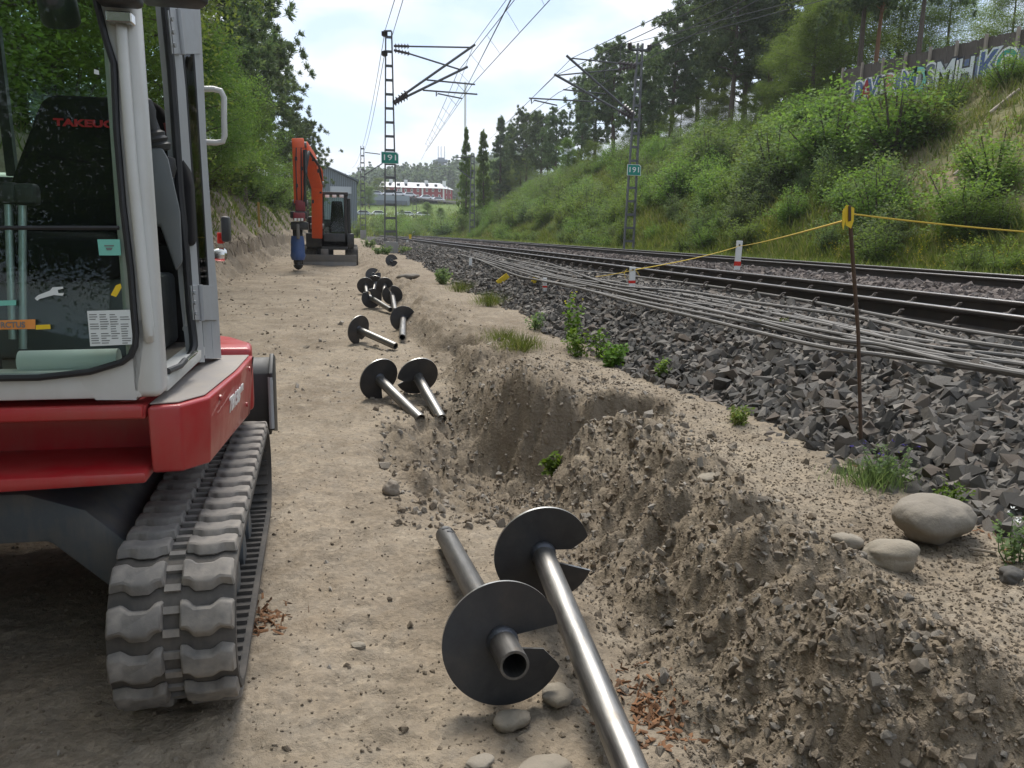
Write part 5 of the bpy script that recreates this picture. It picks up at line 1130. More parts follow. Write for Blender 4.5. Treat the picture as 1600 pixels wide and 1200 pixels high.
m = MB(); m.tube([at(980, 420, Yq-.02), at(975, 428, Yq-.03), at(978, 435, Yq-.03)], .004, 5); m.tube([at(992, 421, Yq-.02), at(997, 427, Yq-.03), at(999, 431, Yq-.03)], .004, 5); tag(m.build('rope_tail', M['rope']), 'short rope tails knotted round the post beside the near rail', 'rope')
b_ = at(405, 350, 26); m = MB(b_); m.box(b_[0]-.035, b_[0]+.035, b_[1]-.02, b_[1]+.02, b_[2]-.1, at(405, 316, 26)[2]); o = m.build('bank_peg', M['bank_peg'], None, .005, 1, loc=b_); tag(o, 'thin yellow brown peg standing on the earth bank before the trees', 'peg')

# ------------------------------------------------------------------ vegetation
def quads(C, A, B):
    """leaf shaped quads: centre, half length vector, half width vector"""
    V = np.stack([C-A, C+B-.15*A, C+A, C-B-.15*A], 1).reshape(-1, 3); return V, np.arange(len(V)).reshape(-1, 4)
def unit(n, rng):
    v = rng.normal(size=(n, 3)); return v/np.linalg.norm(v, axis=1)[:, None]
def leaves(cent, rad, per, size, rng, flat=.75, asp=.45, up=.5):
    n = len(cent)*per; k = np.repeat(np.arange(len(cent)), per); C = cent[k] + rng.normal(size=(n, 3))*np.array([1, 1, flat])*rad[k][:, None]*.55
    nrm = unit(n, rng); nrm[:, 2] = np.abs(nrm[:, 2])+up; nrm /= np.linalg.norm(nrm, axis=1)[:, None]
    a = np.cross(nrm, unit(n, rng)); a /= np.linalg.norm(a, axis=1)[:, None]; b = np.cross(nrm, a); s = size*rng.uniform(.6, 1.3, n)[:, None]
    return quads(C, a*s*.5, b*s*asp*.5)
def spikes(cent, per, length, width, rng, out=None, up=.25):
    n = len(cent)*per; k = np.repeat(np.arange(len(cent)), per); d = unit(n, rng); d[:, 2] += up
    if out is not None: d += out[k]*.8
    d /= np.linalg.norm(d, axis=1)[:, None]; L = length*rng.uniform(.6, 1.2, n)[:, None]; b = np.cross(d, unit(n, rng)); b /= np.linalg.norm(b, axis=1)[:, None]
    return quads(cent[k]+d*L*.5+rng.normal(size=(n, 3))*length*.25, d*L*.5, b*width*.5)
def branches(H, R, base, n, seed, shape, droop=0, nodes=5, sub=3):
    """limbs from a slightly bent trunk; returns trunk MB and the points where leaf clumps sit"""
    g = np.random.default_rng(seed); m = MB(); bend = g.uniform(-.03, .03, 4)*H
    def tp(t): return np.array((bend[0]*math.sin(t*3)+bend[1]*t, bend[2]*math.sin(t*2.6)+bend[3]*t, H*t))
    r0 = .016*H+.03; m.tube([tp(t) for t in np.linspace(-.02, .98, 9)], [r0*(1.15-t) for t in np.linspace(0, 1, 9)], 8)
    P_, O_ = [], []
    for i in range(n):
        t = base+(1-base)*((i+g.uniform(0, 1))/n); rr = R*shape((t-base)/(1-base)); az_ = i*2.4+g.uniform(-.5, .5); p = tp(min(t, .97)); el = g.uniform(.05, .5)-droop*(1-(t-base)/(1-base))
        d = np.array((math.cos(az_)*math.cos(el), math.sin(az_)*math.cos(el), math.sin(el))); pts = [p]; L = rr*g.uniform(.75, 1.15)
        for k in range(nodes):
            d = d+g.normal(size=3)*.16; d[2] += .04-droop*.15; d /= np.linalg.norm(d); pts.append(pts[-1]+d*L/nodes)
        m.tube(pts, np.linspace(r0*.35*(1.1-t), .008, len(pts)), 4, False)
        for k in range(2, len(pts)):
            P_.append(pts[k]); O_.append(d)
            for _ in range(sub): P_.append(pts[k]+g.normal(size=3)*np.array([1, 1, .6])*L*.22); O_.append(d)
    P_.append(tp(1.0)); O_.append(np.array((0, 0, 1.)))
    return m, np.array(P_), np.array(O_)
PROTO = {}
def proto(kind, k, trunk, V, F, leaf, bark):
    tm = mesh_of(trunk, M[bark]); tm.name = 'trunk'; cm = npmesh('crown', V, F, M[leaf]); PROTO.setdefault(kind, []).append((tm, cm))
for i in range(3):
    g = np.random.default_rng(300+i)
    tr, P_, O_ = branches(10, 3.1, .14, 44, 300+i, lambda t: .35+.75*math.sin(math.pi*min(1, .18+t*.82)), .25)
    V, F = leaves(P_, np.full(len(P_), .55), 115, .088, g, .8, .55); proto('broadleaf', i, tr, V, F, 'leaf_bright', 'bark')
for i in range(2):
    g = np.random.default_rng(320+i)
    tr, P_, O_ = branches(9, 2.4, .20, 34, 320+i, lambda t: .4+.7*math.sin(math.pi*min(1, .15+t*.85)), .1)
    V, F = leaves(P_, np.full(len(P_), .52), 90, .10, g, .8, .6); proto('maple', i, tr, V, F, 'leaf_mid', 'bark')
for i in range(3):
    g = np.random.default_rng(340+i)
    tr, P_, O_ = branches(15, 3.0, [.38, .27, .45][i], 52, 340+i, lambda t: (.45+.75*math.sin(math.pi*(.25+.72*t))), .05, 4, 3)
    V, F = spikes(P_, 60, .36, .08, g, O_); proto('pine', i, tr, V, F, 'needle', 'bark')
for i in range(2):
    g = np.random.default_rng(360+i)
    tr, P_, O_ = branches(14, 2.5, .06, 74, 360+i, lambda t: 1.05-.95*t, .45, 4, 2)
    V, F = spikes(P_, 44, .34, .08, g, O_, -.1); proto('spruce', i, tr, V, F, 'needle', 'bark')
for i in range(4):       # bushes: several stems from the ground
    g = np.random.default_rng(380+i); m = MB(); P_ = []
    for s in range(20):
        a = g.uniform(0, 6.28); sp = g.uniform(.1, .62); h = g.uniform(.5, 1.45)*(1-.45*sp); top = np.array((math.cos(a)*sp, math.sin(a)*sp, h)); pts = [np.array((0, 0, -.05))+.05*top, top*np.array((.5, .5, .5)), top]
        m.tube(pts, [.02, .014, .005], 4, False)
        for k in range(7): P_.append(top*(.25+.125*k)+g.normal(size=3)*.10)
    P_ = np.array(P_); V, F = leaves(P_, np.full(len(P_), .16), 40, .058, g, .9, .55); proto('bush', i, m, V, F, ['leaf_mid', 'leaf_bright', 'leaf_mid', 'leaf_grey'][i], 'bark')
def plant(kind, i, p, h, lab, cat, group=None, name=None, lean=0, rz=None, wide=1.0, bark=None):
    pr = PROTO[kind]; tm, cm = pr[i % len(pr)]; H0 = {'broadleaf': 10, 'maple': 9, 'pine': 15, 'spruce': 14, 'bush': 1.2}[kind]
    root = empty(name or kind+'_tree', p, lab, cat, group, random.uniform(0, 6.28) if rz is None else rz); s = h/H0; root.scale = (s*wide, s*wide, s)
    if lean: root.rotation_euler = (0, lean, root.rotation_euler[2])
    a = ob('trunk' if kind != 'bush' else 'stems', tm, root); b = ob('crown' if kind != 'bush' else 'foliage', cm, root)
    if bark: a.material_slots[0].link = 'OBJECT'; a.material_slots[0].material = M[bark]
    return root
# --- left edge of the wood
def gz(x, y): return float(ground(x, min(y, 112), False))
LT = [  # kind, variant, x, y, height, label
 ('broadleaf', 0, -4.9, 9.5, 8.0, 'bright leafy tree seen through the cab windscreen'), ('broadleaf', 1, -6.8, 8.2, 9.5, 'tall leafy tree at the left edge seen through the windscreen glass'),
 ('broadleaf', 2, -4.9, 13.2, 9.5, 'leafy tree right behind the excavator cab pillar'), ('broadleaf', 0, -5.6, 18.5, 11.5, 'tall bright birch like tree right of the cab door handle'),
 ('broadleaf', 1, -7.4, 15, 12, 'tall leafy tree behind the one beside the cab door handle'), ('pine', 0, -6.3, 27, 15.5, 'big dark pine rising behind the bright tree at the left'), ('pine', 1, -5.9, 33, 12.5, 'dark pine second from the bright tree at the left'),
 ('pine', 1, -5.1, 41, 11, 'dark pine in the middle of the left wood edge'), ('pine', 2, -4.8, 47, 10.5, 'dark tall pine above the orange boom'), ('pine', 1, -4.2, 56, 9.4, 'dark pine with open boughs beside the sky behind the boom'), ('pine', 0, -2.9, 66, 8.2, 'last big pine of the left wood edge beside the sky'), ('pine', 1, -2.7, 76, 6.8, 'low far pine closing the left wood edge above the grey warehouse'),
 ('maple', 0, -4.0, 26, 5.2, 'low bright green tree on the earth bank under the pines'), ('maple', 1, -4.3, 32, 5.2, 'small bright green tree on the bank behind the yellow brown peg'), ('maple', 0, -4.2, 40, 5.2, 'small light green tree on the bank left of the orange boom'), ('maple', 1, -4.4, 48, 5.5, 'small light green tree directly behind the orange arm'),
 ('broadleaf', 2, -6.6, 22, 9, 'mid height leafy tree between the bright tree and the pines'), ('spruce', 0, -9, 20, 13, 'dark spruce deep in the wood behind the cab'), ('broadleaf', 1, -9.5, 11, 10, 'leafy tree deep in the wood at the far left'), ('pine', 0, -10, 30, 16, 'tall pine deep in the left wood'), ('maple', 1, -8.6, 6.5, 7, 'leafy tree left of the excavator'),
 ('spruce', 1, -8.6, 14, 12, 'dark spruce seen through the top of the windscreen'), ('pine', 2, -9, 40, 15, 'pine behind the middle of the left wood edge'), ('maple', 0, -4.0, 60, 5, 'small leafy tree under the last big pine'), ('broadleaf', 0, -12, 9, 12, 'tall leafy tree in the back of the left wood'), ('broadleaf', 2, -11.5, 17, 13, 'tall leafy tree in the back of the wood behind the spruces')]
for k, i, x, y, h, lab in LT: plant(k, i, (x, y, gz(x, y)-.1), h, lab, 'tree', 'trees along the left wood edge')
for x, y, h, k in ((-5.2, -7, 10, 'broadleaf'), (-4.2, -12, 9, 'maple'), (-7, -4, 10, 'broadleaf'), (-3.6, -16, 11, 'broadleaf'), (-1.5, -20, 10, 'maple'), (-7, 1, 9, 'broadleaf')): plant(k, 1, (x, y, float(ground(x, y, False))-.1), h, 'leafy tree of the left wood edge beside the camera, seen only in reflections', 'tree', 'trees reflected in the cab glass')
LB = [(-3.9, 15.5, 1.4), (-3.8, 19, 1.7), (-4.0, 21.5, 1.6), (-3.9, 24, 1.3), (-3.7, 28.5, 1.6), (-3.9, 36, 1.8), (-3.9, 44, 1.8), (-3.8, 52, 2), (-4.2, 12, 1.5), (-4.4, 9.5, 1.6), (-5.5, 7.5, 1.6), (-3.3, 70, 2), (-2.6, 80, 2.2), (-6, 12, 2)]
LB = [(a-.65, b, c*1.25) for a, b, c in LB]
LBL = ['bush on the bank nearest the cab door handle', 'bush on the bank just beyond the door handle', 'bush on the bank right above the root fringe', 'bush on the bank left of the yellow brown peg', 'bush on the bank behind the yellow brown peg', 'bush on the bank left of the red coupler of the far excavator', 'bush on the bank behind the orange arm', 'bush on the bank just left of the black cab', 'bush on the bank seen through the folded door', 'bush on the bank seen through the middle of the windscreen', 'bush on the bank at the left edge of the windscreen', 'bush at the far end of the bank beyond the excavator', 'last bush under the end of the left wood', 'bush in the shade under the trees behind the cab']
for n_, (x, y, h) in enumerate(LB): plant('bush', 1 if n_ % 3 else 0, (x, y, gz(x, y)-.05), h, LBL[n_], 'bush', 'bushes on top of the left earth bank', 'bush', wide=1.3)
# --- right slope trees: base pixel, distance across, top pixel
def slope_at(px, X, py=200):
    p = atx(px, py, X)
    return p
def tree_r(kind, i, px, X, top, lab, lean=0, wide=1.0, bark=None):
    y = 0.0
    for py in range(420, -200, -3):
        p = atx(px, py, X)
        if p[2] >= float(hill(X, p[1])): break
    zb = float(hill(X, p[1])); t = at(px, top, float(p[1])); h = max(3, float(t[2])-zb)
    return plant(kind, i, (X, p[1], zb-.15), h, lab, 'tree', 'trees on top of the cutting slope', None, lean, None, wide, bark)
RT = [('pine', 0, 1137, 24.5, -60, 'tall dark pine with a bare straight trunk above the right number plate', .0, 1.0), ('pine', 1, 1045, 25, 15, 'dark pine left of the tall bare trunked pine', 0, 1), ('pine', 2, 1198, 28, -70, 'pine with a slim trunk between the tall pine and the bright maples', .02, 1),
 ('pine', 2, 1338, 22.8, -190, 'dark trunked pine just left of the leaning orange trunk', .015, .8), ('pine', 2, 1362, 23.4, -170, 'pine with a leaning orange brown trunk before the graffiti wall', .09, .7, 'bark_orange'), ('pine', 2, 1428, 22.4, -210, 'thick leaning pine trunk crossing the graffiti wall', .06, .8),
 ('maple', 0, 1270, 23.5, 0, 'bright green maple between the pine trunks', 0, 1.1), ('maple', 1, 1225, 24.5, 60, 'small bright maple left of the bigger maple', 0, 1.1), ('maple', 1, 1300, 25.5, -60, 'tall leafy tree behind the bright maple', 0, 1), ('broadleaf', 1, 1320, 30, -90, 'tall green tree behind the orange trunk', 0, 1),
 ('pine', 1, 1000, 24, 90, 'dark pine behind the head of the right numbered mast', 0, 1), ('pine', 0, 960, 25, 70, 'dark broad pine left of the right numbered mast', 0, 1.1), ('spruce', 0, 905, 24, 118, 'tall pointed conifer standing free left of the right numbered mast', 0, .75), ('maple', 0, 885, 21, 215, 'light green young tree at the foot of the pointed conifer', 0, .8),
 ('pine', 1, 868, 24, 172, 'dark pine in the row left of the pointed conifer', 0, .9), ('pine', 0, 842, 24.5, 180, 'dark pine in the middle of the far conifer row', 0, .9), ('pine', 2, 820, 25, 178, 'far pine with a pale bare trunk', 0, .9), ('spruce', 1, 782, 22.5, 182, 'dark pointed spruce at the left end of the conifer row', 0, .9), ('spruce', 0, 800, 26, 195, 'spruce tucked behind the left end of the conifer row', 0, .9),
 ('pine', 0, 1090, 29, 0, 'dark pine behind the tall bare trunked pine', 0, 1), ('pine', 1, 1160, 31, -70, 'pine deep in the wood right of the tall pine', 0, 1), ('spruce', 0, 1020, 30, 60, 'spruce behind the head of the right numbered mast', 0, 1), ('broadleaf', 2, 1400, 33, -60, 'leafy tree behind the board fence', 0, 1), ('broadleaf', 0, 1470, 34, -30, 'leafy tree over the board fence right of the thick leaning trunk', 0, 1), ('broadleaf', 1, 1570, 32, -40, 'leafy tree at the top right corner above the fence', 0, 1), ('pine', 1, 1250, 33, -60, 'dark pine behind the bright maples', 0, 1), ('pine', 0, 930, 29, 110, 'dark pine behind the pointed conifer', 0, 1), ('spruce', 1, 1210, 36, -40, 'spruce deep in the wood behind the maples', 0, 1), ('broadleaf', 2, 1110, 27, 120, 'leafy green tree filling the gap beside the tall bare trunked pine', 0, 1)]
for r_ in RT: tree_r(*r_)
for (px, Y, top, b_, k, i, lab, wd) in ((727, 95, 200, 318, 'spruce', 0, 'narrow tall tree under the distant radio mast', .55), (757, 92, 205, 316, 'spruce', 1, 'narrow bright tree right of the one under the radio mast', .7)):
    p = at(px, b_+40, Y); zb = .3; t = at(px, top, Y); r_ = plant(k, i, (p[0], Y, zb), t[2]-zb, lab, 'tree', None, 'column_tree', 0, None, wd)
    for c in r_.children:
        if 'crown' in c.name: c.material_slots[0].link = 'OBJECT'; c.material_slots[0].material = M['leaf_mid']
UL = [(775, 'at the very left end of the conifer row'), (812, 'between the leftmost spruces and the pale bare trunk'), (850, 'under the middle of the far conifer row'), (890, 'low behind the pointed conifer'), (925, 'under the dark broad pine'), (950, 'left of the mast head under the pines'), (985, 'behind the upper part of the right numbered mast'), (1020, 'right of the upper part of the right numbered mast'), (1065, 'left of the tall bare trunk'), (1090, 'just left of the tall bare trunk, lower'), (1115, 'touching the left side of the tall bare trunk'), (1160, 'touching the right side of the tall bare trunk'), (1185, 'between the tall bare trunk and the slim trunk'), (1205, 'under the slim trunked pine')]
for n_, (px, lab) in enumerate(UL):
    if n_ in (3, 5, 9, 11, 13): continue
    tree_r('broadleaf', n_, px, 24.5+(n_ % 4)*1.1, int(np.interp(px, [770, 900, 1000, 1100, 1210], [255, 230, 195, 150, 125])), 'leafy undergrowth tree '+lab, 0, 1.35)
# --- bushes over the slope
rb = np.random.default_rng(5); nb = 0
def hillclear(x, y): return fbm(x*.25, y*.25, 3, 97)
zones = {0: 'low leafy bush along the foot of the green slope', 1: 'leafy bush in the middle of the green slope', 2: 'leafy bush near the top of the green slope'}
LMK = [(1565, 120, 'below the right end of the graffiti wall'), (1450, 130, 'below the thick leaning trunk'), (1350, 150, 'under the orange trunk'), (1250, 190, 'under the bright maples'), (1135, 205, 'at the tall bare trunk'), (1045, 240, 'under the dark pine left of the bare trunk'), (985, 270, 'behind the right number plate'), (982, 370, 'at the foot of the right numbered mast'), (905, 270, 'below the pointed conifer'), (840, 290, 'below the far conifer row'), (780, 320, 'below the leftmost spruce'), (740, 350, 'by the slim far mast'), (1150, 370, 'behind the taller white post'), (1070, 350, 'between the mast foot and the white post'), (1240, 360, 'behind the left rope'), (1325, 330, 'behind the stake top'), (1420, 350, 'behind the rope right of the stake'), (1540, 370, 'behind the right end of the rope'), (1200, 280, 'midway between the bare trunk and the stake'), (1400, 240, 'above the big dark bush'), (1530, 260, 'beside the dry patch'), (880, 350, 'left of the right numbered mast'), (820, 355, 'behind the yellow pegs'), (1090, 290, 'right of the right number plate')]
tries = 0; placed = []
while nb < 290 and tries < 9000:
    tries += 1; t = rb.random(); y = 9+ (rb.random()**1.25)*85; x = 12.9+rb.random()**.85*10.6
    d_ = math.hypot(x, y)
    p = np.array([[x, y, float(hill(x, y))+.5]]); v, px, py, z = in_view(p, 60)
    if not v[0]: continue
    dens = .95 if px[0] < 1150 else .75
    bare = (px[0] > 1420 and 165 < py[0] < 330); 
    if bare and rb.random() < .85: continue
    if px[0] > 1300 and x > 17.6: continue
    if rb.random() > dens: continue
    if any((x-a)**2+(y-b)**2 < (.55+.006*d_)**2 for a, b in placed): continue
    zi = 0 if x < 14.6 else (1 if x < 19 else 2)
    h = rb.uniform(.7, 1.5)*(1.15 if zi == 1 else .95)*(1+.004*y)
    if zi == 0: h *= .85
    var = int(rb.integers(0, 4)); placed.append((x, y)); nb += 1
    lm = min(LMK, key=lambda q_: math.hypot(px[0]-q_[0], (py[0]-q_[1])*1.6))[2]
    hue = ['green ', 'bright ', 'dense ', 'greyish '][var]
    plant('bush', var, (x, y, float(hill(x, y))-.08), h, ('big ' if h > 1.15 else 'small ')+hue+'bush '+lm+(', low' if zi == 0 else ', midway' if zi == 1 else ', high')+' on slope', 'bush', hue+'bushes, '+('slope foot', 'mid slope', 'slope top')[zi], 'bush', 0, float(rb.uniform(0, 6.28)), float(rb.uniform(.9, 1.35)))
for (px, X, h, i, lab) in ((1395, 17.6, 2.6, 0, 'big dark leafy bush in the middle of the slope right of the stake'), (1300, 17.4, 2.8, 2, 'big leafy bush in the middle of the slope above the stake top'), (1330, 18.6, 1.3, 1, 'tall bright bush near the slope top under the orange trunk'), (1450, 18.6, 1.7, 1, 'tall bright bush on the slope below the thick leaning trunk'), (1482, 20.4, 1.3, 0, 'leafy bush in front of the graffiti wall'), (1572, 21.3, 1.3, 1, 'bright leafy sapling on the graffiti wall edge at the right'), (1210, 16.5, 2.4, 3, 'wide greyish green bush low on the slope right of the numbered mast'), (1060, 15.8, 2.2, 2, 'round dense bush right of the foot of the numbered mast'), (1110, 18, 2.6, 3, 'tall pale bush on the slope below the tall bare trunked pine'), (1370, 14.4, 1.8, 2, 'leafy bush low on the slope right of the stake'), (1500, 14.6, 1.6, 1, 'bright leafy bush low on the slope near the right edge')):
    for py in range(420, -100, -3):
        p = atx(px, py, X)
        if p[2] >= float(hill(X, p[1])): break
    plant('bush', i, (X, p[1], float(hill(X, p[1]))-.1), h, lab, 'bush', None, 'bush', 0, None, 1.25)
# --- grass and ground cover (uncountable)
def blades(name, X, Y, Zf, h, w, per, mat, seed, parent=None, sp=.12):
    g = np.random.default_rng(seed); n = len(X)*per; k = np.repeat(np.arange(len(X)), per); C = np.stack([X[k]+g.normal(size=n)*sp, Y[k]+g.normal(size=n)*sp, np.zeros(n)], 1); C[:, 2] = Zf(C[:, 0], C[:, 1])-.02
    d = g.normal(size=(n, 3))*np.array([.38, .38, 0]); d[:, 2] = 1; hh = (h[k] if hasattr(h, '__len__') else h)*g.uniform(.5, 1.3, n); d *= hh[:, None]; b = np.stack([-d[:, 1], d[:, 0], np.zeros(n)], 1)+g.normal(size=(n, 3))*.01; b /= np.linalg.norm(b, axis=1)[:, None]+1e-6; b[:, 2] = 0
    ww = (w[k] if hasattr(w, '__len__') else w); b = b*(ww if not hasattr(ww, '__len__') else ww[:, None]); bend = g.normal(size=(n, 3))*np.array([1, 1, 0])*hh[:, None]*.3
    V = np.stack([C-b, C+b, C+d+bend], 1).reshape(-1, 3); F = np.arange(len(V)).reshape(-1, 3); o = ob(name, npmesh(name, V, F, M[mat]), parent); tag(o, kind='stuff'); return o
n = 26000; gy_ = 8+np.random.default_rng(11).random(n)**1.5*85; gx_ = 12.7+np.random.default_rng(12).random(n)*11.5
vv_, pxx, pyy, zz2 = in_view(np.stack([gx_, gy_, hill(gx_, gy_)], 1)); kp = ~((pxx > 1400) & (pyy > 140) & (pyy < 345) & (np.random.default_rng(17).random(n) < .78)); gx_, gy_ = gx_[kp], gy_[kp]; n = len(gx_)
blades('slope_grass', gx_, gy_, hill, .30+.002*gy_, .012+.0006*gy_, 7, 'grass', 13, hill_o, .2)
mk = np.random.default_rng(15).random(n) < .30*(hillclear(gx_, gy_) > -.05) + .85*((gx_ > 16.5) & (gy_ < 28)); blades('dry_slope_grass', gx_[mk], gy_[mk], hill, .26+.002*gy_[mk], .011+.0006*gy_[mk], 5, 'dry_grass', 14, hill_o, .2)
n = 9000; g_ = np.random.default_rng(21); ys_ = 6+g_.random(n)**1.4*110; xs_ = 12.2+g_.random(n)**1.5*2.2; blades('trackside_grass', xs_+curve(ys_), ys_, lambda x, y: np.maximum(hill(x, y), ballast(x-curve(y), y)), .24+.001*ys_, .008+.0005*ys_, 8, 'grass', 22, hill_o, .15)
n = 5200; g_ = np.random.default_rng(31); ys_ = 95+g_.random(n)**1.6*230; xs_ = -20+g_.random(n)*110; blades('meadow_grass', xs_, ys_, lambda x, y: field(x, y)-.25*ss(120, 72, y), .9, .10, 5, 'grass', 32, field_o, 1.2)
n = 1500; g_ = np.random.default_rng(41); ys_ = 7+g_.random(n)*75; xs_ = -3.3-g_.random(n)*3; blades('bank_grass', xs_, ys_, lambda x, y: ground(x, y, False), .25, .012+.0005*ys_, 8, 'grass', 42, ground_o, .2)
# yellow flowers along the slope foot
n = 160; g_ = np.random.default_rng(51); ys_ = g_.choice([15.5, 17, 19.5, 13, 24], n)+g_.normal(size=n)*.5; xs_ = 12.9+g_.random(n)*.9; V, F = leaves(np.stack([xs_, ys_, hill(xs_, ys_)+.3+g_.random(n)*.25], 1), np.full(n, .08), 5, .035, g_); o = ob('yellow_flowers', npmesh('yellow_flowers', V, F, M['petal']), hill_o); tag(o, kind='stuff')
# --- weeds near the camera
def weed(px, py, h, n, spread, lab, mat='weed', z0=.22, f=None, leaf=.035, name='weed', grassy=False, flower=None):
    p = onground(px, py, z0, f); g = np.random.default_rng(int(px*7+py)); root = empty(name, p, lab, 'weed'); m = MB(); C = []; Vs = []
    for s in range(n):
        a = g.uniform(0, 6.28); r_ = spread*g.uniform(.1, 1); hh = h*g.uniform(.55, 1.1); b0 = np.array((math.cos(a)*r_*.35, math.sin(a)*r_*.35, -.02)); tp_ = np.array((math.cos(a)*r_, math.sin(a)*r_, hh)); mid = (b0+tp_)/2+g.normal(size=3)*.015; m.tube([b0, mid, tp_], [.0028, .0022, .001], 4, False)
        if not grassy:
            for k in range(7): C.append(b0+(tp_-b0)*(.25+.12*k)+g.normal(size=3)*.012)
    m.build('stems', M[mat], root)
    if grassy:
        k = n*14; P_ = np.stack([g.normal(size=k)*spread*.5, g.normal(size=k)*spread*.5, np.zeros(k)], 1); d = np.stack([g.normal(size=k)*.4, g.normal(size=k)*.4, np.ones(k)], 1)*(h*g.uniform(.4, 1.1, k))[:, None]; b = np.cross(d, unit(k, g)); b /= np.linalg.norm(b, axis=1)[:, None]; V, F = quads(P_+d*.5, d*.5, b*.0017)
    else:
        C = np.array(C); V, F = leaves(C, np.full(len(C), leaf*.7), 4, leaf, g, 1, .6)
    ob('foliage', npmesh('foliage', V, F, M[mat]), root)
    if flower: 
        C = np.stack([g.normal(size=7)*spread*.6, g.normal(size=7)*spread*.6, h*g.uniform(.8, 1.15, 7)], 1); V, F = leaves(C, np.full(7, .008), 5, .014, g); ob('flowers', npmesh('flowers', V, F, M[flower]), root)
    return root
fb = lambda x, y: np.maximum(ground(x, y, False), ballast(x, y))
weed(893, 545, .46, 9, .09, 'tallest weed, standing upright at the ballast toe right of the pit', z0=.25, f=fb, leaf=.045, flower='petal')
weed(905, 556, .22, 10, .14, 'leafy weed spreading at the foot of the tallest weed', z0=.25, f=fb, leaf=.04)
weed(952, 572, .16, 12, .14, 'bright low leafy weed on the berm edge right of the tallest weed', 'weed', z0=.25, f=fb, leaf=.045)
weed(935, 560, .24, 8, .12, 'loose weed between the tallest weed and the bright low one', z0=.25, f=fb, leaf=.03)
weed(1034, 588, .12, 5, .05, 'small yellow green seedling at the corner of the cut berm', 'leaf_bright', z0=.25, f=fb, leaf=.04)
weed(866, 742, .10, 6, .05, 'single green plant growing on the bottom of the pit', 'weed', z0=.0, leaf=.04)
weed(812, 548, .17, 34, .20, 'tuft of thin grass along the top of the cut berm', 'grass', z0=.25, grassy=True)
weed(785, 535, .15, 26, .16, 'second grass tuft farther left on the cut berm', 'grass', z0=.25, grassy=True)
weed(835, 515, .20, 14, .14, 'pale feathery weed at the ballast toe behind the berm grass', 'leaf_grey', z0=.25, f=fb, leaf=.03)
weed(765, 478, .22, 34, .22, 'grass tuft at the ballast toe beyond the berm', 'grass', z0=.25, f=fb, grassy=True)
weed(718, 457, .24, 26, .22, 'pale grass tuft farther along the ballast toe', 'grass', z0=.25, f=fb, grassy=True)
weed(690, 443, .28, 26, .26, 'pale weed patch far along the ballast toe near the piles', 'leaf_grey', z0=.25, f=fb, leaf=.05)
weed(1150, 662, .09, 12, .08, 'little weed on the terrace at the ballast edge left of the stake', 'grass', z0=.25, leaf=.025)
weed(1362, 758, .10, 34, .14, 'feathery weed patch around the foot of the rusty stake', 'leaf_grey', z0=.22, grassy=True)
weed(1385, 752, .16, 16, .13, 'pale leafy weed right of the stake foot', 'leaf_grey', z0=.22, leaf=.018, flower='petal_blue')
weed(1480, 800, .13, 8, .06, 'small thin weed just above the large smooth boulder', 'weed', z0=.22, leaf=.02)
weed(1590, 880, .15, 9, .08, 'weed with pale flower heads at the right edge', 'leaf_grey', z0=.22, leaf=.022, flower='sign_white')
weed(1225, 515, .10, 3, .04, 'sparse little sprig among the ballast below the cables', 'grass', z0=.5, f=ballast, leaf=.02)
for px, py, h, lab in ((640, 398, .3, 'weed clump among the far yellow and white markers'), (598, 398, .3, 'weed clump left of the farthest lone pile'), (575, 388, .5, 'weed clump beyond the black cab')): weed(px, py, h, 20, .5, lab, 'leaf_grey', .25, None, .09)
# dead sticks
def stick(pts, r, lab):
    m = MB(); m.tube([atz(a, b, c) for a, b, c in pts], r, 6); o = m.build('dead_stick', M['wood_stick']); tag(o, lab, 'stick')
stick([(1327, 770, .26), (1345, 774, .26), (1360, 764, .27)], .006, 'curved dead stick in front of the weeds at the stake foot'); stick([(1515, 857, .26), (1535, 860, .26), (1556, 864, .26)], .005, 'straight dead stick right of the large smooth boulder')
stick([(1352, 735, .27), (1338, 722, .27), (1325, 716, .28)], .006, 'dead stick leaning against the ballast left of the stake'); stick([(1590, 738, .36), (1587, 765, .33), (1590, 790, .27)], .007, 'thin root hanging down the ballast at the right edge')
p0 = atx(1548, 195, 19.5)
def hillstick(pts, r, lab):
    P_ = []
    for px, X in pts:
        for py in range(420, -100, -3):
            p = atx(px, py, X)
            if p[2] >= float(hill(X, p[1])): break
        P_.append((p[0], p[1], float(hill(X, p[1]))+.12))
    m = MB(); m.tube(P_, r, 6); o = m.build('fallen_branch', M['wood_stick']); tag(o, lab, 'branch')
hillstick([(1545, 19.3), (1565, 19.9), (1583, 20.4), (1592, 20.6)], .05, 'fallen bare branch on the dry upper slope at the right'); hillstick([(1490, 16.5), (1512, 16.9), (1530, 17.3)], .05, 'grey dead log on the slope below the dry patch')

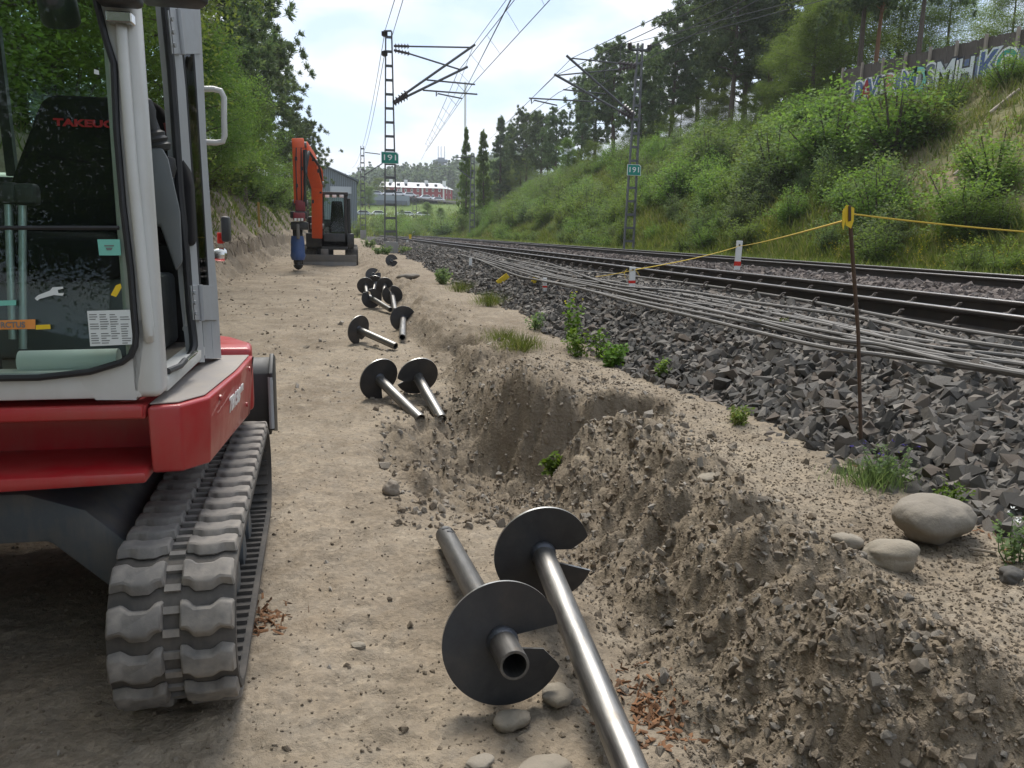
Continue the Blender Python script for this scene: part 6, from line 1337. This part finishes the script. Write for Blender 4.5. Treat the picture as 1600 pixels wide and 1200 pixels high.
# ------------------------------------------------------------------ wall and fence on the slope top
WA, WB = np.array((22.0, 32.6)), np.array((22.0, 22.4))
def along(t, dz=0): p = WA+(WB-WA)*t; return np.array((p[0], p[1], 0))
za = 6.9
wallroot = empty('concrete_wall', (*WA, za-.5), 'low concrete wall covered in graffiti on top of the slope', 'wall'); wo = np.array((*WA, za-.5))
dv = (WB-WA)/np.linalg.norm(WB-WA); nv = np.array((-dv[1], dv[0])); nv = nv if nv[0] < 0 else -nv; Lw = np.linalg.norm(WB-WA)
for i in range(7):
    t0, t1 = i/7+.002, (i+1)/7-.002; a, b = along(t0), along(t1); n3 = np.array((*nv, 0))*.12; m = MB(wo); z0_, z1_ = 5.6, 7.86
    m.hexa([a-n3+(0, 0, z0_), a+n3+(0, 0, z0_), b+n3+(0, 0, z0_), b-n3+(0, 0, z0_), a-n3+(0, 0, z1_-.42*t0), a+n3+(0, 0, z1_-.42*t0), b+n3+(0, 0, z1_-.42*t1), b-n3+(0, 0, z1_-.42*t1)]); m.build('wall_panel', M['graffiti'], wallroot)
for t, word, s, mt, back in ((.055, 'R', 1.0, 'blue', 'white'), (.10, 'A', 1.0, 'falu', 'white'), (.145, 'V', 1.05, 'blue', 'white'), (.20, 'E', 1.0, 'black', 'white'), (.25, 'R', 1.05, 'red', 'white'), (.36, 'N', 1.1, 'blue', 'white'), (.41, 'O', 1.15, 'teal', 'black'), (.47, 'S', 1.15, 'clad_dark', 'white'), (.55, 'M', 1.2, 'paper', 'black'), (.61, 'I', 1.0, 'white', 'blue'), (.65, 'H', 1.05, 'paper', 'black'), (.75, 'K', 1.2, 'blue', 'paper'), (.83, 'O', 1, 'sign_green', 'white')):
    tw = (random.uniform(-.45, .45)); fx, fy = (dv[0], dv[1], -.04), (tw*dv[0], tw*dv[1], 1); c = along(t)+np.array((*nv, 0))*.125; c[2] = 7.42-.40*t
    g0 = text('graffiti_letter', word, 1.12*s, M[back], wallroot, frameM(c-wo, fx, fy), .008, None, .10)
    text('letter_fill', word, 1.12*s, M[mt], g0, frameM((0, 0, .010), (1, 0, 0), (0, 1, 0)), .003, None, .03)
fr_ = empty('board_fence', (*WA, za+1), 'dark weathered board fence above the graffiti wall', 'fence'); fo = np.array((*WA, za+1)); nb_ = 0
for i in range(150):
    t = -.12+i*1.12/150; a = along(t)-np.array((*nv, 0))*.16; zb = 7.82-.42*max(t, 0); w = .034; h_ = .78-.15*max(t, 0)+random.uniform(-.03, .03); d3 = np.array((*dv, 0))*w; n3 = np.array((*nv, 0))*(.012+random.uniform(0, .012)); m = MB(fo)
    m.hexa([a-d3-n3+(0, 0, zb-.3), a-d3+n3+(0, 0, zb-.3), a+d3+n3+(0, 0, zb-.3), a+d3-n3+(0, 0, zb-.3), a-d3-n3+(0, 0, zb+h_), a-d3+n3+(0, 0, zb+h_), a+d3+n3+(0, 0, zb+h_), a+d3-n3+(0, 0, zb+h_)]); m.build('board', M['wood_grey'], fr_)
for i in range(9):
    t = -.1+i*.135; a = along(t)-np.array((*nv, 0))*.05; zb = 7.8-.42*max(t, 0); m = MB(fo); m.box(a[0]-.04, a[0]+.04, a[1]-.05, a[1]+.05, zb-.5, zb+.9-.15*t); m.build('fence_post', M['wood_stick'], fr_)

# ------------------------------------------------------------------ far things
def fz(x, y): return float(field(x, y))
# red timber house
YH = 300.0; c0 = at(592, 312, YH); c1 = at(715, 313, YH); zb = float(c1[2]); ho = np.array((c0[0], YH, zb)); HR = empty('red_house', ho, 'long two storey red timber house with a pale metal roof', 'house')
ang = .12; wl = c1[0]-c0[0]; K = YH/FPX
ze = float(at(650, 293, YH)[2]); zr = float(at(650, 284, YH)[2]); xs0 = float(at(594, 300, YH)[0]); xs1 = float(at(692, 300, YH)[0]); xs2 = float(at(712, 300, YH)[0])
q = MB(ho); q.prism([(xs0, YH), (xs1, YH), (xs2, YH+9), (xs0, YH+12)], zb-2, ze); q.build('wall', M['falu'], HR)
q = MB(ho); rr_ = [(xs0-.6, YH-.7, ze-.1), (xs1+.2, YH-.7, ze-.1), (xs2+.7, YH+9, ze-.1), (xs0-.6, YH+12.5, ze-.1), (xs0+1, YH+5.5, zr), (xs1-.5, YH+5.0, zr)]
q.add(rr_, [(0, 1, 5, 4), (1, 2, 5), (2, 3, 4, 5), (3, 0, 4), (3, 2, 1, 0)]); rf = q.build('roof', M['roof_pale'], HR)
for px in (611, 634, 666, 694): a = at(px, 286, YH+5); q = MB(ho); q.box(a[0]-.6, a[0]+.6, YH+4.3, YH+5.5, zr-1, zr+.9); q.build('chimney', M['white'], rf)
for px in (598, 610, 623, 635, 654, 668, 682): a = at(px, 290, YH); q = MB(ho); q.box(a[0]-.5, a[0]+.5, YH+1.2, YH+3, ze+.5, ze+1.4); q.build('dormer_vent', M['black'], rf)
for px in (594.5, 627, 660, 693): a = at(px, 300, YH); q = MB(ho); q.box(a[0]-.28, a[0]+.28, YH-.25, YH-.02, zb-2, ze-.12); q.build('white_pilaster', M['white'], HR)
def win(px, py, w=3.2, h=4.6, Y=YH, dy=0):
    a = at(px, py, Y); q = MB(ho); sw, sh = w*K/2, h*K/2; q.box(a[0]-sw, a[0]+sw, Y-.14+dy, Y-.01+dy, a[2]-sh, a[2]+sh); f = q.build('window', M['white'], HR); q = MB(ho); q.box(a[0]-sw*.62, a[0]+sw*.62, Y-.17+dy, Y-.145+dy, a[2]-sh*.72, a[2]+sh*.72); q.build('pane', M['window'], f)
for px in (598, 607.5, 617, 622.5, 634, 643.5, 653, 667, 676.5, 686.5): win(px, 297.5); win(px, 306.5)
for px, Yd in ((698.5, 3.2), (706.5, 6.7)): 
    for py in (299, 309): win(px, py, 2.6, 5, YH, Yd)
# car park terrace, retaining wall, road
q = MB(); a = at(560, 306, 215); b = at(640, 306, 215); wz = float(at(600, 305, 215)[2]); wz0 = float(at(600, 322, 215)[2]); q.box(a[0]-4, b[0], 215, 217, wz0-2, wz); o = q.build('retaining_wall', M['clad']); tag(o, 'long grey retaining wall below the car park', 'wall')
q = MB(); a1 = at(560, 313, 214.8); b1 = at(636, 313, 214.8); q.box(a1[0], b1[0], 214.6, 214.95, float(at(600, 319.5, 215)[2]), float(at(600, 313, 215)[2])); o = q.build('dark_railing', M['clad_dark']); tag(o, 'dark slatted band along the lower half of the grey retaining wall', 'fence')
q = MB(); tz_ = wz-.15; xa_, xb_ = a[0]-10, float(at(724, 318, 255)[0])+6; zz_ = lambda x: tz_-1.7*float(ss(b[0]-2, xb_-10, x)); pl = [(xa_, 217.05), (b[0], 217.05), ((b[0]+xb_)/2, 217.05), (xb_, 217.05), (xb_, 299), ((b[0]+xb_)/2, 299), (b[0], 299), (xa_, 299)]; q.add([(x, y, zz_(x)+(0 if y < 250 else 1.2)-d) for d in (.35, 0) for x, y in pl], [tuple(range(8))[::-1], tuple(range(8, 16))]+[(i, (i+1) % 8, 8+(i+1) % 8, 8+i) for i in range(8)]); o = q.build('car_park', M['asphalt']); tag(o, kind='structure')
def car(p, rz, paintm, lab, group):
    root = empty('parked_car', p, lab, 'car', group, rz); m = MB(); m.prism([(-2.1, .35), (-2.15, .75), (-1.3, .9), (-.7, 1.4), (.9, 1.42), (1.7, .92), (2.1, .82), (2.15, .4)], -.82, .82, 'y'); m.build('body', M[paintm], root, .06)
    m = MB(); m.prism([(-1.15, .93), (-.66, 1.34), (.86, 1.36), (1.5, .93)], -.835, .835, 'y'); m.build('windows', M['window'], root)
    for x in (-1.3, 1.35):
        for y in (-.78, .78): m = MB(); m.lathe([(0, -.1), (.31, -.1), (.31, .1), (0, .1)], (x, y, .31), (0, 1, 0), 14); m.build('wheel', M['black'], root)
    return root
for px, pyc, Y, pm, lab in ((586.5, 306.5, 222, 'car_silver', 'leftmost silver car on the edge of the car park'), (606, 308, 222, 'car_white', 'white car on the car park behind the left numbered mast'), (621, 308.5, 222, 'car_white', 'white car on the car park right of the left numbered mast'), (638, 308.5, 224, 'car_white', 'white car in front of the middle of the red house'), (664, 311.5, 226, 'car_white', 'white car in front of the right half of the red house'), (683, 313, 226, 'car_white', 'rightmost white car before the red house')):
    p = at(px, pyc+2, Y); car((p[0], Y, zz_(p[0])+.12), .1, pm, lab, None)
q = MB(); rl = float(at(610, 338, 194)[2]); q.box(float(at(545, 338, 194)[0]), float(at(690, 338, 194)[0]), 187, 201, rl-.6, rl-.2); o = q.build('lower_road', M['asphalt']); tag(o, kind='structure')
for px, pyc, Y, pm, lab in ((590, 335, 193, 'car_white', 'white car on the lower road behind the slim far mast'), (566, 337, 193, 'car_silver', 'silver car at the left end of the lower road'), (634, 335, 193, 'car_white', 'white car on the lower road right of the left numbered mast'), (627, 333, 198, 'car_silver', 'silver car just behind the white one on the lower road'), (658, 337, 195, 'car_white', 'white car on the lower road under the red house'), (719, 320.5, 232, 'car_white', 'white car at the right end of the upper road')):
    p = at(px, pyc+2, Y); car((p[0], Y, (rl-.2 if Y < 205 else p[2]-.3)), .1, pm, lab, None)
# grey warehouse with a pitched gable
YWh = 130.0; zg_ = float(at(530, 330, YWh)[2]); wx0 = float(at(488, 300, YWh)[0]); wx1 = float(at(557, 300, YWh)[0]); ap = at(508, 261, YWh); e1 = float(at(557, 284, YWh)[2]); e0 = float(at(488, 268, YWh)[2]); wo_ = np.array((wx0, YWh, zg_))
WR = empty('warehouse', wo_, 'grey metal clad warehouse behind the orange excavator', 'warehouse'); q = MB(wo_); q.prism([(wx0, zg_-3), (wx1, zg_-3), (wx1, e1), (float(ap[0]), float(ap[2])), (wx0, e0)], YWh, YWh+40, 'y'); q.build('wall', M['clad'], WR)
q = MB(wo_)
nr = 24
for i in range(nr+1):
    x = wx0+(wx1-wx0)*i/nr; zt = np.interp(x, [wx0, float(ap[0]), wx1], [e0, float(ap[2]), e1]); q.box(x-.05, x+.05, YWh-.10, YWh-.005, zg_-3, zt-.1)
q.build('cladding_ribs', M['clad_dark'], WR)
q = MB(wo_); a = at(516, 291, YWh); b = at(549, 303, YWh); q.box(a[0], b[0], YWh-.2, YWh-.11, b[2], a[2]); q.build('pale_panel', M['car_silver'], WR)
q = MB(wo_); q.add([(wx0-.4, YWh-.5, e0), (float(ap[0]), YWh-.5, float(ap[2])+.02), (wx1+.4, YWh-.5, e1), (wx0-.4, YWh+40.5, e0), (float(ap[0]), YWh+40.5, float(ap[2])+.02), (wx1+.4, YWh+40.5, e1)] + [(wx0-.4, YWh-.5, e0+.25), (float(ap[0]), YWh-.5, float(ap[2])+.27), (wx1+.4, YWh-.5, e1+.25), (wx0-.4, YWh+40.5, e0+.25), (float(ap[0]), YWh+40.5, float(ap[2])+.27), (wx1+.4, YWh+40.5, e1+.25)], [(0, 1, 4, 3), (1, 2, 5, 4), (6, 9, 10, 7), (7, 10, 11, 8), (0, 6, 7, 1), (1, 7, 8, 2), (3, 4, 10, 9), (4, 5, 11, 10), (0, 3, 9, 6), (2, 8, 11, 5)]); q.build('roof', M['clad_dark'], WR)
# distant radio mast
p = at(727, 215, 380); t = at(727, 128, 380); q = MB(p); q.beam(p-np.array((0, 0, 20)), t, .9, .9); o = q.build('radio_mast', M['white'], None, loc=p)
tag(o, 'tall thin pale radio mast rising over the distant wood', 'radio mast')
p = at(690, 250, 420); q = MB(p); q.box(p[0]-1.6, p[0]+1.6, 420, 424, p[2]-16, p[2]+1.2); q.box(p[0]-3, p[0]+3, 419, 425, p[2]-1, p[2]+.2)
for dx_ in (-1.5, 0, 1.8): q.beam(p+np.array((dx_, 2, 1)), p+np.array((dx_, 2, 7)), .25)
o = q.build('water_tower', M['clad'], None, loc=p); tag(o, 'grey tower head with aerials above the distant wood', 'tower')
for px, b_, t_, Y in ((700, 312, 275, 235), (717, 318, 280, 235), (625, 305, 275, 230)):
    p = at(px, b_, Y); t = at(px, t_, Y); q = MB(p); q.tube([p-np.array((0, 0, 2)), t, t+np.array((-1.2, 0, .15))], .09, 6); q.box(t[0]-1.9, t[0]-1.0, t[1]-.15, t[1]+.15, t[2]+.08, t[2]+.22); o = q.build('street_lamp', M['galv'], None, loc=p); tag(o, {700: 'street lamp at the right end of the red house', 717: 'street lamp right of the red house beside the narrow tall tree', 625: 'pale lamp post before the middle of the red house'}[px], 'street lamp')
# distant wood: one mass of crowns
g = np.random.default_rng(77); Pc = []; Rc = []
for i in range(620):
    Y = g.uniform(350, 470); px = g.uniform(470, 830); top = np.interp(px, [470, 540, 570, 600, 680, 720, 830], [285, 282, 262, 262, 258, 250, 225])+g.normal()*4
    x = float(at(px, 300, Y)[0]); zt = float(at(px, top, Y)[2])-(470-Y)*.03; zb_ = float(field(x, Y))-2; conif = g.random() < .55
    for k in range(9):
        f_ = k/8; r_ = 3.4*(1.05-f_ if conif else math.sin(math.pi*(.15+.8*f_))); Pc.append((x+g.normal()*r_*.4, Y+g.normal()*r_*.4, zb_+(zt-zb_)*(.1+.9*f_))); Rc.append(max(.5, r_))
V, F = leaves(np.array(Pc), np.array(Rc)*.8, 22, 1.5, g, .9, .6); o = ob('distant_wood', npmesh('distant_wood', V, F, M['needle_far'])); tag(o, kind='stuff')
# nearer trees and shrubs around the meadow
for n_, (px, Y, top, bot, k, lab) in enumerate(((577, 190, 292, 322, 'maple', 'round pale green tree left of the red house'), (566, 200, 284, 320, 'broadleaf', 'leafy tree between the warehouse and the red house'), (591, 240, 280, 312, 'broadleaf', 'leafy tree touching the left end of the red house'), (669, 140, 318, 342, 'maple', 'bushy tree on the meadow below the red house'), (688, 130, 325, 345, 'maple', 'small bush like tree on the meadow near the far slope end'), (627, 170, 328, 340, 'maple', 'dark small tree beside the lower road'), (742, 230, 262, 318, 'broadleaf', 'leafy tree behind the two narrow trees'), (548, 250, 278, 312, 'spruce', 'dark conifer above the warehouse roof'))):
    p = at(px, bot, Y); t = at(px, top, Y); plant(k, n_, (p[0], Y, p[2]-.5), t[2]-p[2]+.5, lab, 'tree', None, None, 0, None, 1.3)
MLB = ['right of the black cab', 'left of the slim far mast', 'right of the slim far mast', 'behind the left numbered mast', 'just right of the left numbered mast', 'left of the distant small mast', 'right of the distant small mast', 'below the right half of the red house', 'below the right end of the red house', 'left of the narrow tall tree', 'under the narrow tall tree', 'right of the slim mast at the slope end']
for n_ in range(46):
    g2_ = np.random.default_rng(900+n_); px = g2_.uniform(560, 760); Y = g2_.uniform(98, 140); x = float(at(px, 350, Y)[0]); plant('bush', n_, (x, Y, fz(x, Y)-.3*float(ss(120, 72, Y))-.2), g2_.uniform(1.4, 3.0)*(1.3 if px > 690 else .8), ('low' if n_ % 2 else 'tall')+' scrub bush on the meadow '+MLB[int(np.clip((px-560)//17, 0, 11))], 'bush', 'scrub bushes on the far meadow', 'bush', 0, None, 1.3)

# ------------------------------------------------------------------ air
m = MB(); m.box(-1300, 1300, -1300, 1300, -3, 75); hz = m.build('haze', M['white']); tag(hz, kind='stuff')
hm = bpy.data.materials.new('haze_air'); hm.use_nodes = True; t = hm.node_tree; t.nodes.clear(); o_ = N(t, 'ShaderNodeOutputMaterial'); v_ = N(t, 'ShaderNodeVolumePrincipled')
v_.inputs['Color'].default_value = (.86, .90, .96, 1); v_.inputs['Density'].default_value = HAZE; v_.inputs['Anisotropy'].default_value = .3; t.links.new(v_.outputs[0], o_.inputs['Volume']); hz.data.materials.clear(); hz.data.materials.append(hm)
